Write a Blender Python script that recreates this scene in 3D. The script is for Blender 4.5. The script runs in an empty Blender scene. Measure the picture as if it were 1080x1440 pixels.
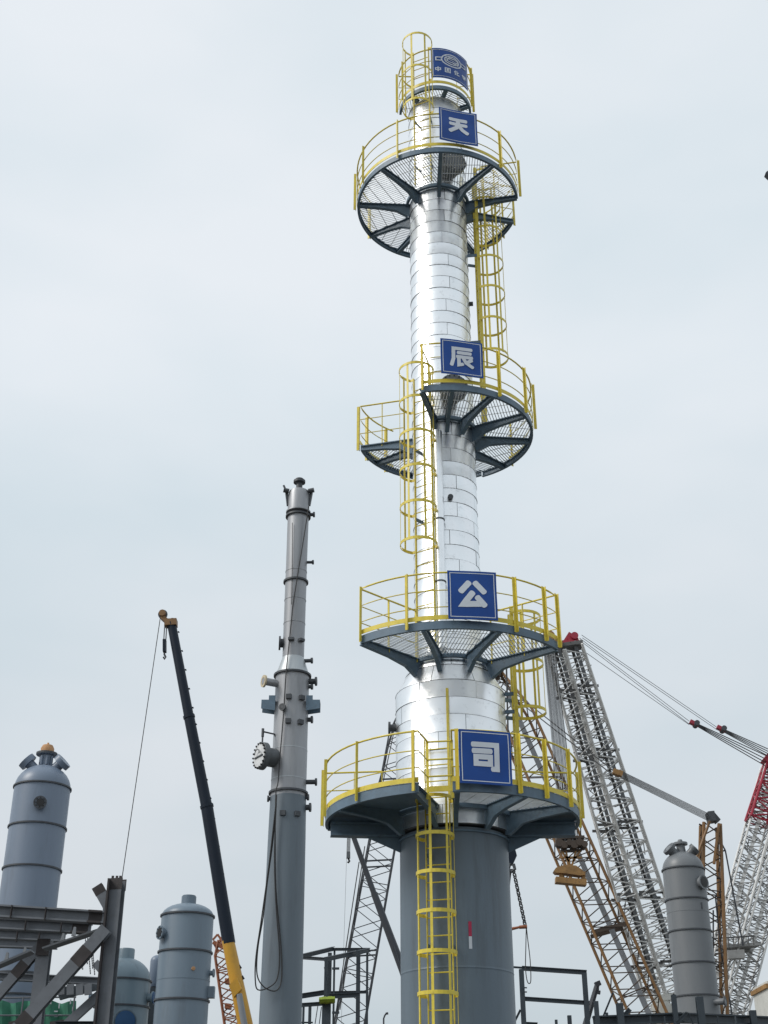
import bpy, math, random
from mathutils import Vector, Matrix
random.seed(7)
R = math.radians
scene = bpy.context.scene
col = scene.collection

# ------------------------------------------------------------------ camera
FPX, PITCH, CAMZ = 1800.0, R(28.0), 1.6
cd = bpy.data.cameras.new('camera')
cam = bpy.data.objects.new('camera', cd)
col.objects.link(cam)
cam.location = (0, 0, CAMZ)
cam.rotation_euler = (R(90) + PITCH, 0, R(0))
cd.sensor_fit = 'VERTICAL'
cd.sensor_height = 24.0
cd.lens = FPX / 1440.0 * 24.0
cd.clip_start = 0.1
cd.clip_end = 6000
scene.camera = cam

# ------------------------------------------------------------------ sky and sun (thin overcast)
SUN_EL, SUN_AZ = R(42), R(70)          # azimuth measured from behind the camera towards the left
sun_dir = Vector((-math.sin(SUN_AZ) * math.cos(SUN_EL), -math.cos(SUN_AZ) * math.cos(SUN_EL), math.sin(SUN_EL)))
world = bpy.data.worlds.new('World')
scene.world = world
world.use_nodes = True
nt = world.node_tree
nt.nodes.clear()
out = nt.nodes.new('ShaderNodeOutputWorld')
bg = nt.nodes.new('ShaderNodeBackground')
bg.inputs['Strength'].default_value = 0.1
sky = nt.nodes.new('ShaderNodeTexSky')
sky.sky_type = 'NISHITA'
sky.sun_disc = False
sky.sun_elevation = SUN_EL
sky.sun_rotation = math.atan2(sun_dir.x, sun_dir.y)
sky.dust_density = 3.0
tc = nt.nodes.new('ShaderNodeTexCoord')
mp = nt.nodes.new('ShaderNodeMapping')
mp.inputs['Scale'].default_value = (1.0, 1.0, 2.2)
nz = nt.nodes.new('ShaderNodeTexNoise')
nz.inputs['Scale'].default_value = 2.1
nz.inputs['Detail'].default_value = 4.0
nz.inputs['Roughness'].default_value = 0.5
cr = nt.nodes.new('ShaderNodeValToRGB')
cr.color_ramp.elements[0].position = 0.36
cr.color_ramp.elements[0].color = (7.45, 8.42, 9.0, 1)
cr.color_ramp.elements[1].position = 0.66
cr.color_ramp.elements[1].color = (8.95, 9.42, 9.85, 1)
sep = nt.nodes.new('ShaderNodeSeparateXYZ')
hz = nt.nodes.new('ShaderNodeMapRange')
hz.inputs['From Min'].default_value = -0.05
hz.inputs['From Max'].default_value = 0.55
hz.inputs['To Min'].default_value = 0.73
hz.inputs['To Max'].default_value = 1.0
mul = nt.nodes.new('ShaderNodeVectorMath')
mul.operation = 'SCALE'
mix = nt.nodes.new('ShaderNodeMix')
mix.data_type = 'RGBA'
mix.inputs['Factor'].default_value = 0.88
L = nt.links.new
L(tc.outputs['Generated'], mp.inputs['Vector'])
L(mp.outputs['Vector'], nz.inputs['Vector'])
L(nz.outputs['Fac'], cr.inputs['Fac'])
L(tc.outputs['Generated'], sep.inputs[0])
L(sep.outputs['Z'], hz.inputs['Value'])
L(cr.outputs['Color'], mul.inputs[0])
L(hz.outputs['Result'], mul.inputs['Scale'])
L(sky.outputs['Color'], mix.inputs['A'])
L(mul.outputs['Vector'], mix.inputs['B'])
L(mix.outputs['Result'], bg.inputs['Color'])
L(bg.outputs[0], out.inputs['Surface'])

sd = bpy.data.lights.new('sun', 'SUN')
sd.energy = 2.0
sd.angle = R(22)
sd.color = (1.0, 0.96, 0.9)
so = bpy.data.objects.new('sun', sd)
col.objects.link(so)
so.location = (-30, -30, 60)
so.rotation_euler = sun_dir.to_track_quat('Z', 'Y').to_euler()

scene.view_settings.view_transform = 'Standard'
scene.view_settings.look = 'None'
scene.view_settings.gamma = 1
scene.view_settings.exposure = 0
scene.view_settings.use_curve_mapping = False
scene.render.engine = 'CYCLES'
scene.cycles.max_bounces = 6
scene.cycles.use_denoising = True

# ------------------------------------------------------------------ survey helpers
S_, C_ = math.sin(PITCH), math.cos(PITCH)
def W(px, py, Y):
    """world point at forward distance Y that the photograph shows at (px, py)"""
    u = (720 - py) / FPX
    d = C_ - u * S_
    return Vector(((px - 540) / FPX * Y / d, Y, CAMZ + Y * (S_ + u * C_) / d))
def ppm(py, Y):
    return FPX * (C_ - (720 - py) / FPX * S_) / Y

# ------------------------------------------------------------------ materials
def nodes_of(name):
    m = bpy.data.materials.new(name)
    m.use_nodes = True
    return m, m.node_tree, m.node_tree.nodes['Principled BSDF']
def paint(name, c, rough=0.5, var=0.12, scale=3.0, dirt=None, dirt_amt=0.0, metal=0.0, bump=0.0, streak=False, bscale=None, spec=0.5):
    m, t, b = nodes_of(name)
    b.inputs['Roughness'].default_value = rough
    b.inputs['Metallic'].default_value = metal
    b.inputs['Specular IOR Level'].default_value = spec
    tcn = t.nodes.new('ShaderNodeTexCoord')
    mpn = t.nodes.new('ShaderNodeMapping')
    if streak: mpn.inputs['Scale'].default_value = (1, 1, 0.12)
    n = t.nodes.new('ShaderNodeTexNoise')
    n.inputs['Scale'].default_value = scale
    n.inputs['Detail'].default_value = 6
    n.inputs['Roughness'].default_value = 0.62
    t.links.new(tcn.outputs['Object'], mpn.inputs['Vector'])
    t.links.new(mpn.outputs['Vector'], n.inputs['Vector'])
    r = t.nodes.new('ShaderNodeValToRGB')
    e = r.color_ramp.elements
    e[0].position, e[1].position = 0.3, 0.72
    e[0].color = [max(0, x * (1 - var)) for x in c] + [1]
    e[1].color = [min(1, x * (1 + var)) for x in c] + [1]
    t.links.new(n.outputs['Fac'], r.inputs['Fac'])
    src = r.outputs['Color']
    if dirt:
        n2 = t.nodes.new('ShaderNodeTexNoise')
        n2.inputs['Scale'].default_value = scale * 2.3
        n2.inputs['Detail'].default_value = 8
        n2.inputs['Roughness'].default_value = 0.7
        t.links.new(mpn.outputs['Vector'], n2.inputs['Vector'])
        mr = t.nodes.new('ShaderNodeMapRange')
        mr.inputs['From Min'].default_value = 0.52
        mr.inputs['From Max'].default_value = 0.72
        mr.inputs['To Max'].default_value = dirt_amt
        t.links.new(n2.outputs['Fac'], mr.inputs['Value'])
        mx = t.nodes.new('ShaderNodeMix')
        mx.data_type = 'RGBA'
        mx.inputs['B'].default_value = list(dirt) + [1]
        t.links.new(mr.outputs['Result'], mx.inputs['Factor'])
        t.links.new(src, mx.inputs['A'])
        src = mx.outputs['Result']
    t.links.new(src, b.inputs['Base Color'])
    if bump:
        n3 = t.nodes.new('ShaderNodeTexNoise')
        n3.inputs['Scale'].default_value = bscale or 4.0
        n3.inputs['Detail'].default_value = 2
        t.links.new(tcn.outputs['Object'], n3.inputs['Vector'])
        bp = t.nodes.new('ShaderNodeBump')
        bp.inputs['Strength'].default_value = bump
        bp.inputs['Distance'].default_value = 0.05
        t.links.new(n3.outputs['Fac'], bp.inputs['Height'])
        t.links.new(bp.outputs['Normal'], b.inputs['Normal'])
    return m

M = {}
def clad_mat():
    m, t, b = nodes_of('aluminium_cladding')
    b.inputs['Metallic'].default_value = 1.0
    tcn = t.nodes.new('ShaderNodeTexCoord')
    oi = t.nodes.new('ShaderNodeObjectInfo')
    add = t.nodes.new('ShaderNodeVectorMath'); add.operation = 'ADD'
    sc = t.nodes.new('ShaderNodeVectorMath'); sc.operation = 'SCALE'
    sc.inputs['Scale'].default_value = 37.0
    cx = t.nodes.new('ShaderNodeCombineXYZ')
    t.links.new(oi.outputs['Random'], cx.inputs[0]); t.links.new(oi.outputs['Random'], cx.inputs[1])
    t.links.new(cx.outputs[0], sc.inputs[0])
    t.links.new(tcn.outputs['Object'], add.inputs[0]); t.links.new(sc.outputs[0], add.inputs[1])
    mr = t.nodes.new('ShaderNodeMapRange')
    mr.inputs['To Min'].default_value = 0.88; mr.inputs['To Max'].default_value = 0.95
    t.links.new(oi.outputs['Random'], mr.inputs['Value'])
    tint = t.nodes.new('ShaderNodeVectorMath'); tint.operation = 'SCALE'
    tint.inputs[0].default_value = (0.97, 0.985, 1.0)
    t.links.new(mr.outputs[0], tint.inputs['Scale'])
    n4 = t.nodes.new('ShaderNodeTexNoise'); n4.inputs['Scale'].default_value = 6; n4.inputs['Detail'].default_value = 7; n4.inputs['Roughness'].default_value = 0.7
    t.links.new(add.outputs[0], n4.inputs['Vector'])
    m4 = t.nodes.new('ShaderNodeMapRange'); m4.inputs['From Min'].default_value = 0.56; m4.inputs['From Max'].default_value = 0.75; m4.inputs['To Min'].default_value = 1.0; m4.inputs['To Max'].default_value = 0.72
    t.links.new(n4.outputs['Fac'], m4.inputs['Value'])
    sm = t.nodes.new('ShaderNodeVectorMath'); sm.operation = 'SCALE'
    t.links.new(tint.outputs[0], sm.inputs[0]); t.links.new(m4.outputs[0], sm.inputs['Scale'])
    t.links.new(sm.outputs[0], b.inputs['Base Color'])
    n = t.nodes.new('ShaderNodeTexNoise'); n.inputs['Scale'].default_value = 1.6; n.inputs['Detail'].default_value = 2
    t.links.new(add.outputs[0], n.inputs['Vector'])
    rr = t.nodes.new('ShaderNodeMapRange')
    rr.inputs['From Min'].default_value = 0.3; rr.inputs['From Max'].default_value = 0.7
    rr.inputs['To Min'].default_value = 0.28; rr.inputs['To Max'].default_value = 0.40
    t.links.new(n.outputs['Fac'], rr.inputs['Value']); t.links.new(rr.outputs[0], b.inputs['Roughness'])
    n2 = t.nodes.new('ShaderNodeTexNoise'); n2.inputs['Scale'].default_value = 2.2; n2.inputs['Detail'].default_value = 2
    t.links.new(add.outputs[0], n2.inputs['Vector'])
    bp = t.nodes.new('ShaderNodeBump'); bp.inputs['Strength'].default_value = 0.2; bp.inputs['Distance'].default_value = 0.05
    t.links.new(n2.outputs['Fac'], bp.inputs['Height']); t.links.new(bp.outputs['Normal'], b.inputs['Normal'])
    return m
M['clad'] = clad_mat()
M['seam'] = paint('insulation_backing', (0.16, 0.17, 0.18), 0.6, metal=0.6)
M['skirt'] = paint('grey_skirt_paint', (0.112, 0.150, 0.186), 0.42, 0.16, 1.2, (0.055, 0.06, 0.062), 0.45, streak=True)
M['steel'] = paint('blue_grey_steel_paint', (0.108, 0.168, 0.228), 0.5, 0.14, 4, (0.07, 0.06, 0.05), 0.4)
M['yellow'] = paint('yellow_safety_paint', (0.71, 0.57, 0.065), 0.45, 0.12, 6, (0.34, 0.24, 0.08), 0.4)
M['galv'] = paint('galvanised_grating', (0.62, 0.65, 0.68), 0.5, 0.15, 5, metal=0.35)
M['blue'] = paint('blue_vinyl_board', (0.007, 0.058, 0.27), 0.4, 0.10, 2.5, spec=0.3)
M['white'] = paint('white_print', (0.6, 0.64, 0.7), 0.45, 0.05, 4)
M['manway'] = paint('manway_grey', (0.1, 0.11, 0.12), 0.5, 0.15, 5)
M['col_st'] = paint('pickled_stainless', (0.33, 0.34, 0.36), 0.45, 0.12, 1.5, (0.13, 0.13, 0.135), 0.4, metal=0.35, streak=True)
M['col_cone'] = paint('bright_stainless_cone', (0.42, 0.45, 0.47), 0.4, 0.08, 1.5, metal=0.4)
M['col_pt'] = paint('blue_grey_column_paint', (0.135, 0.17, 0.203), 0.45, 0.08, 1.0, (0.07, 0.078, 0.088), 0.42, streak=True)
M['fl_dark'] = paint('dark_flange', (0.055, 0.062, 0.072), 0.5, 0.2, 6)
M['fl_wht'] = paint('white_blind_cover', (0.68, 0.69, 0.70), 0.5, 0.12, 5, (0.25, 0.24, 0.23), 0.5)
M['fl_tan'] = paint('plywood_blank', (0.55, 0.47, 0.33), 0.7, 0.12, 5)
M['v1'] = paint('lavender_grey_vessel_paint', (0.165, 0.21, 0.28), 0.4, 0.07, 0.8, (0.07, 0.078, 0.088), 0.42, streak=True)
M['v2'] = paint('pale_blue_vessel_paint', (0.175, 0.24, 0.285), 0.4, 0.07, 0.8, (0.07, 0.078, 0.088), 0.42, streak=True)
M['v3'] = paint('steel_blue_vessel_paint', (0.15, 0.2, 0.25), 0.4, 0.07, 0.8, (0.07, 0.078, 0.088), 0.42, streak=True)
M['vr'] = paint('plain_grey_vessel_paint', (0.158, 0.17, 0.182), 0.42, 0.08, 0.8, (0.07, 0.078, 0.088), 0.42, streak=True)
M['bluecap'] = paint('blue_plastic_cap', (0.015, 0.08, 0.20), 0.5)
M['wood'] = paint('orange_wrapped_plug', (0.50, 0.28, 0.14), 0.8, 0.2, 8)
M['boom_dk'] = paint('dark_navy_boom_paint', (0.007, 0.014, 0.027), 0.5, 0.15, 0.6, spec=0.25)
M['boom_yl'] = paint('amber_boom_paint', (0.56, 0.30, 0.03), 0.4, 0.10, 0.8, (0.25, 0.13, 0.03), 0.4)
M['rope'] = paint('wire_rope', (0.03, 0.031, 0.033), 0.6)
M['rope_lt'] = paint('bright_wire_rope', (0.22, 0.23, 0.24), 0.5)
M['primer'] = paint('grey_primer_steel', (0.145, 0.158, 0.178), 0.6, 0.16, 1.2, (0.06, 0.06, 0.065), 0.4)
M['bare'] = paint('brown_bare_splice', (0.045, 0.039, 0.04), 0.75, 0.3, 3)
M['dk_frame'] = paint('dark_slate_frame', (0.03, 0.042, 0.054), 0.55, 0.2, 1.5, (0.05, 0.06, 0.065), 0.4)
M['lat_w'] = paint('weathered_white_lattice', (0.78, 0.78, 0.77), 0.5, 0.12, 0.5, (0.20, 0.19, 0.18), 0.4)
M['lat_g'] = paint('grimy_lattice_tube', (0.1, 0.1, 0.1), 0.6, 0.4, 0.8)
M['lat_m'] = paint('greyed_lattice_tube', (0.30, 0.30, 0.295), 0.55, 0.3, 0.7)
M['lat_o'] = paint('ochre_lattice', (0.21, 0.11, 0.04), 0.55, 0.2, 0.5, (0.12, 0.07, 0.04), 0.7)
M['lat_o_dk'] = paint('brown_lattice_tube', (0.06, 0.042, 0.03), 0.6, 0.3, 0.8)
M['lat_d'] = paint('dark_lattice', (0.035, 0.04, 0.05), 0.5, 0.2, 0.6)
M['lat_r'] = paint('red_orange_lattice', (0.26, 0.085, 0.035), 0.55, 0.25, 0.8)
M['red'] = paint('crimson_crane_paint', (0.33, 0.022, 0.045), 0.45, 0.15, 0.8)
M['rust'] = paint('rusty_hook_paint', (0.3, 0.165, 0.055), 0.6, 0.3, 1.2, (0.10, 0.055, 0.03), 0.8)
M['cat'] = paint('grey_catwalk', (0.24, 0.255, 0.275), 0.5, 0.1, 1)
M['black'] = paint('black_rubber', (0.012, 0.012, 0.013), 0.5)
M['green'] = paint('green_safety_net', (0.06, 0.25, 0.165), 0.7, 0.25, 2.0)
M['lime'] = paint('lime_canvas', (0.20, 0.27, 0.02), 0.7, 0.15, 3)
M['cream'] = paint('cream_machine_paint', (0.62, 0.62, 0.58), 0.5, 0.1, 1)
M['redtag'] = paint('red_tape', (0.45, 0.015, 0.07), 0.5)
M['ground'] = paint('packed_site_ground', (0.11, 0.105, 0.095), 0.9, 0.25, 0.15, bump=0.3)

# ------------------------------------------------------------------ mesh helpers
class MB:
    def __init__(s): s.v, s.f = [], []
    def add(s, vs, fs):
        o = len(s.v)
        s.v += [Vector(v) for v in vs]
        s.f += [tuple(i + o for i in f) for f in fs]
    def box(s, lo, hi):
        x0, y0, z0 = lo; x1, y1, z1 = hi
        s.add([(x0,y0,z0),(x1,y0,z0),(x1,y1,z0),(x0,y1,z0),(x0,y0,z1),(x1,y0,z1),(x1,y1,z1),(x0,y1,z1)],
              [(0,3,2,1),(4,5,6,7),(0,1,5,4),(1,2,6,5),(2,3,7,6),(3,0,4,7)])
    def bar(s, p, q, w, h, up=(0, 0, 1), w2=None, h2=None):
        p, q = Vector(p), Vector(q)
        d = (q - p).normalized()
        a = d.cross(Vector(up))
        if a.length < 1e-4: a = d.cross(Vector((0, 1, 0)))
        a.normalize(); b = a.cross(d).normalized()
        vs = []
        for c, ww, hh in ((p, w, h), (q, w2 or w, h2 or h)):
            for i, j in ((-1,-1),(1,-1),(1,1),(-1,1)):
                vs.append(c + a * (i * ww / 2) + b * (j * hh / 2))
        s.add(vs, [(0,1,2,3),(7,6,5,4),(0,4,5,1),(1,5,6,2),(2,6,7,3),(3,7,4,0)])
    def ibeam(s, p, q, w, h, up=(0, 0, 1), t=0.12):
        p, q = Vector(p), Vector(q)
        d = (q - p).normalized()
        a = d.cross(Vector(up))
        if a.length < 1e-4: a = d.cross(Vector((0, 1, 0)))
        a.normalize(); b = a.cross(d).normalized()
        ft = h * t
        for k in (-1, 1):
            o = b * (k * (h - ft) / 2)
            s.bar(p + o, q + o, w, ft, up)
        s.bar(p, q, w * t, h - 2 * ft, up)
    def tube(s, p, q, r, n=6, r2=None, cap=True):
        p, q = Vector(p), Vector(q)
        d = (q - p).normalized()
        a = d.orthogonal().normalized(); b = d.cross(a)
        vs = []
        for c, rr in ((p, r), (q, r if r2 is None else r2)):
            for i in range(n):
                t = 2 * math.pi * i / n
                vs.append(c + a * (rr * math.cos(t)) + b * (rr * math.sin(t)))
        fs = [(i, (i + 1) % n, n + (i + 1) % n, n + i) for i in range(n)]
        if cap: fs += [tuple(range(n - 1, -1, -1)), tuple(range(n, 2 * n))]
        s.add(vs, fs)
    def poly(s, pts, r, n=6, closed=False):
        pts = [Vector(p) for p in pts]
        m = len(pts)
        vs, prev = [], None
        for i in range(m):
            if closed: d = pts[(i + 1) % m] - pts[i - 1]
            else: d = pts[min(i + 1, m - 1)] - pts[max(i - 1, 0)]
            d.normalize()
            if prev is None: a = d.orthogonal().normalized()
            else:
                a = prev - d * prev.dot(d)
                a = a.normalized() if a.length > 1e-6 else d.orthogonal().normalized()
            prev = a
            b = d.cross(a)
            for k in range(n):
                t = 2 * math.pi * k / n
                vs.append(pts[i] + a * (r * math.cos(t)) + b * (r * math.sin(t)))
        fs = []
        for i in range(m if closed else m - 1):
            j = (i + 1) % m
            for k in range(n):
                fs.append((i*n+k, i*n+(k+1)%n, j*n+(k+1)%n, j*n+k))
        if not closed:
            fs += [tuple(range(n - 1, -1, -1)), tuple((m - 1) * n + k for k in range(n))]
        s.add(vs, fs)
    def sweep(s, pts, prof, closed=False):
        """prof: (radial, z) offsets carried along horizontal pts = (x, y, z, nx, ny)"""
        n = len(prof)
        vs = []
        for x, y, z, nx, ny in pts:
            for a, b in prof: vs.append((x + nx * a, y + ny * a, z + b))
        m = len(pts); fs = []
        for i in range(m if closed else m - 1):
            j = (i + 1) % m
            for k in range(n): fs.append((i*n+k, j*n+k, j*n+(k+1)%n, i*n+(k+1)%n))
        if not closed:
            fs += [tuple(range(n)), tuple((m - 1) * n + k for k in range(n - 1, -1, -1))]
        s.add(vs, fs)
    def lathe(s, prof, o=(0, 0, 0), n=40, axis=None):
        """prof: list of (r, h); axis default +z"""
        o = Vector(o)
        ax = Vector(axis or (0, 0, 1)).normalized()
        a = ax.orthogonal().normalized(); b = ax.cross(a)
        vs, fs = [], []
        for r, h in prof:
            for i in range(n):
                t = 2 * math.pi * i / n
                vs.append(o + ax * h + a * (r * math.cos(t)) + b * (r * math.sin(t)))
        for k in range(len(prof) - 1):
            for i in range(n):
                fs.append((k*n+i, k*n+(i+1)%n, (k+1)*n+(i+1)%n, (k+1)*n+i))
        if prof[0][0] > 1e-4: fs.append(tuple(range(n - 1, -1, -1)))
        if prof[-1][0] > 1e-4: fs.append(tuple((len(prof) - 1) * n + i for i in range(n)))
        s.add(vs, fs)
    def prism(s, pts, ext):
        """polygon (3d, planar) extruded by vector ext"""
        pts = [Vector(p) for p in pts]; e = Vector(ext); n = len(pts)
        s.add(pts + [p + e for p in pts], [tuple(range(n - 1, -1, -1)), tuple(range(n, 2*n))] + [(i, (i+1)%n, n+(i+1)%n, n+i) for i in range(n)])
    def mesh(s, name, mat, smooth=False, off=(0, 0, 0)):
        me = bpy.data.meshes.new(name)
        off = Vector(off)
        me.from_pydata([tuple(v - off) for v in s.v], [], s.f)
        me.materials.append(M[mat])
        if smooth:
            me.polygons.foreach_set('use_smooth', [True] * len(me.polygons))
            me.set_sharp_from_angle(angle=R(38))
        me.update()
        return me
    def build(s, name, mat, parent=None, smooth=False, kind=None):
        root = parent
        while root is not None and root.parent is not None: root = root.parent
        off = root.location if root is not None else (0, 0, 0)
        o = bpy.data.objects.new(name, s.mesh(name, mat, smooth, off))
        col.objects.link(o)
        if parent is not None: o.parent = parent
        if kind: o['kind'] = kind
        return o

def inst(name, me, parent, loc, rot=None, scale=None):
    o = bpy.data.objects.new(name, me)
    col.objects.link(o)
    o.parent = parent
    o.location = loc
    if rot is not None: o.rotation_euler = rot
    if scale is not None: o.scale = scale
    return o
def thing(name, label, cat, loc=(0, 0, 0), group=None):
    o = bpy.data.objects.new(name, None)
    o.empty_display_size = 0.3
    col.objects.link(o)
    o.location = loc
    o['label'] = label; o['category'] = cat
    if group: o['group'] = group
    return o
UNIT = {}
def rod(name, mat, parent, p, q, r):
    """one straight tube as its own object; all rods of a material share one unit mesh"""
    if mat not in UNIT:
        b = MB(); b.tube((0, 0, 0), (0, 0, 1), 1.0, 6)
        UNIT[mat] = b.mesh('rod', mat, True)
    root = parent
    while root.parent is not None: root = root.parent
    p, q = Vector(p), Vector(q)
    return inst(name, UNIT[mat], parent, p - root.location, (q - p).to_track_quat('Z', 'Y').to_euler(), (r, r, (q - p).length))

# ------------------------------------------------------------------ ground
g = MB(); g.add([(-3000, -3000, 0), (3000, -3000, 0), (3000, 3000, 0), (-3000, 3000, 0)], [(0, 1, 2, 3)])
go = g.build('ground', 'ground'); go['kind'] = 'structure'

def smooth(pts, k=5):
    P = [Vector(p) for p in pts]; out_ = []
    for i in range(len(P) - 1):
        a, b_, c, d = P[max(i - 1, 0)], P[i], P[i + 1], P[min(i + 2, len(P) - 1)]
        for j in range(k):
            t = j / k
            out_.append(.5 * ((2 * b_) + (c - a) * t + (2 * a - 5 * b_ + 4 * c - d) * t * t + (3 * b_ - a - 3 * c + d) * t ** 3))
    return out_ + [P[-1]]

# ================================================================== the clad tower
TX, TY = 1.255, 23.1
tower = thing('clad_column', 'tall shiny metal clad process column with yellow railed round platforms and grey skirt', 'industrial column', (TX, TY, 0))
T0 = Vector((TX, TY, 0))
def pol(r, deg, z):
    a = R(deg)
    return T0 + Vector((r * math.sin(a), -r * math.cos(a), z))
def polv(deg): return Vector((math.sin(R(deg)), -math.cos(R(deg)), 0))

RS, RL, RU = 0.97, 1.035, 0.655
b = MB(); b.lathe([(RS + .12, 0), (RS + .12, .06), (RS, .07), (RS, 2.4), (RS, 2.42), (RS, 4.85), (RS, 4.87), (RS + .005, 4.883), (RS, 4.896), (RS, 4.92), (RS, 7.15), (RS, 7.2), (RS - .1, 7.22)], T0, 72)
b.build('skirt', 'skirt', tower, True)
b = MB(); b.lathe([(RL - .02, 7.24), (RL - .02, 9.88), (RU - .02, 10.62), (RU - .02, 24.78), (.45, 24.95), (0, 25.0)], T0, 64)
b.build('insulation_core', 'seam', tower, True)

def panel_mesh(r0, r1, h, arc, n=10):
    b = MB()
    vs = []
    for z, rr in ((0.0, r0 + .007), (.022, r0 + .001), (h, r1)):
        for i in range(n + 1):
            a = -arc / 2 + arc * i / n
            vs.append((rr * math.sin(a), -rr * math.cos(a), z))
    w = n + 1
    fs = [(k*w+i, k*w+i+1, (k+1)*w+i+1, (k+1)*w+i) for k in range(2) for i in range(n)]
    b.add(vs, fs)
    me = b.mesh('cladding_panel', 'clad', False)
    me.polygons.foreach_set('use_smooth', [True] * len(me.polygons))
    return me
def clad_rows(z0, z1, pitch, r, nper, start):
    n = round((z1 - z0) / pitch)
    p = (z1 - z0) / n
    arc = 2 * math.pi / nper
    me = panel_mesh(r, r, p - .004, arc - .008 / r)
    for k in range(n):
        off = start + (k % 2) * 180.0 / nper + random.uniform(-9, 9)
        for j in range(nper):
            inst('cladding_panel', me, tower, (random.uniform(-.003, .003), random.uniform(-.003, .003), z0 + k * p),
                 (R(random.uniform(-.13, .13)), R(random.uniform(-.13, .13)), R(off + j * 360.0 / nper)))
clad_rows(7.25, 9.88, .33, RL, 6, 20)
clad_rows(10.62, 24.78, .318, RU, 4, 12)
arc = 2 * math.pi / 8
nz_ = 2
for k in range(nz_):
    ra = RL + (RU - RL) * k / nz_; rb = RL + (RU - RL) * (k + 1) / nz_
    me = panel_mesh(ra, rb, .74 / nz_ - .008, arc - .012)
    for j in range(8):
        inst('cladding_panel', me, tower, (0, 0, 9.88 + k * .74 / nz_), (R(random.uniform(-.3, .3)), 0, R(j * 45 + k * 22)))
b = MB(); b.lathe([(RU + .012, 24.78), (RU + .012, 24.82), (.42, 25.0), (0, 25.06)], T0, 40)
b.build('top_head', 'clad', tower, True)
# small fittings on the shell
b = MB(); b.lathe([(.07, 0), (.07, .10), (.12, .10), (.12, .14), (0, .14)], pol(RL, -88, 9.28), 14, polv(-88)); b.build('nozzle', 'fl_dark', tower, True)
b = MB(); b.lathe([(.055, 0), (.055, .05), (0, .05)], pol(RU + .01, 6, 13.86), 14, polv(6)); b.build('nozzle', 'fl_dark', tower, True)
b = MB(); b.lathe([(.05, 0), (.05, .08), (0, .08)], pol(RU, 84, 19.1), 12, polv(84)); b.build('nozzle', 'fl_dark', tower, True)
# downcomer pipe beside the ladder, clad in the same sheet
b = MB(); b.lathe([(.10, 0), (.10, 4.75), (.0, 4.75)], pol(RU + .10, -13, 10.6), 20); b.build('clad_pipe', 'clad', tower, True)
b = MB(); b.lathe([(.115, 0), (.115, .025)], pol(RU + .10, -13, 11.95), 20); b.lathe([(.115, 0), (.115, .025)], pol(RU + .10, -13, 13.3), 20); b.build('pipe_band', 'seam', tower, True)
# manways on the deck levels
def manway(deg, z, r, base):
    b = MB(); o = pol(base - .02, deg, z); d = polv(deg)
    b.lathe([(r * .78, 0), (r * .78, .20), (r, .20), (r, .27), (r * 1.0, .28), (r * 1.0, .34), (r * .2, .36), (0, .36)], o, 28, d)
    m = b.build('manway', 'manway', tower, True)
    b = MB(); side = Vector((0, 0, 1)).cross(d)
    for i in range(16):
        a = 2 * math.pi * i / 16
        c = o + d * .35 + (side * math.cos(a) + Vector((0, 0, 1)) * math.sin(a)) * r * .88
        b.tube(c - d * .10, c + d * .03, .014, 6)
    b.build('stud_ring', 'fl_dark', m)
manway(22, 22.55, .30, RU)
manway(12, 16.32, .30, RU)
# red and white tag on the skirt
b = MB()
for i in range(4):
    a0, a1 = 9.2 + i * .8, 10.0 + i * .8
    b.add([pol(RS + .006, a0, 5.37), pol(RS + .006, a1, 5.37), pol(RS + .006, a1, 5.62), pol(RS + .006, a0, 5.60)], [(0, 1, 2, 3)])
b.build('red_tag', 'redtag', tower)
b = MB()
for i in range(4):
    a0, a1 = 9.2 + i * .8, 10.0 + i * .8
    b.add([pol(RS + .006, a0, 5.17), pol(RS + .006, a1, 5.17), pol(RS + .006, a1, 5.368), pol(RS + .006, a0, 5.368)], [(0, 1, 2, 3)])
b.build('white_tag', 'white', tower)

# ------------------------------------------------------------------ platforms
def arc_pts(r, a0, a1, z, step=4.0):
    n = max(2, int(abs(a1 - a0) / step) + 1)
    return [pol(r, a0 + (a1 - a0) * i / (n - 1), z) for i in range(n)]
def sweep_arc(mb, r, a0, a1, z, prof, step=4.0):
    n = max(2, int(abs(a1 - a0) / step) + 1)
    pts = []
    for i in range(n):
        a = a0 + (a1 - a0) * i / (n - 1)
        p = pol(r, a, z); d = polv(a)
        pts.append((p.x, p.y, p.z, d.x, d.y))
    mb.sweep(pts, prof)
def clip_poly_line(p, d, sect):
    """interval of the line p + t d inside convex half planes (n, c): n.x <= c plus circles; sampled"""
    ts = []
    n = 160
    prev = False
    for i in range(n + 1):
        t = -3 + 6 * i / n
        q = p + d * t
        ins = sect(q)
        if ins and not prev: ts.append([t, t])
        if ins: ts[-1][1] = t
        prev = ins
    return ts
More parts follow.
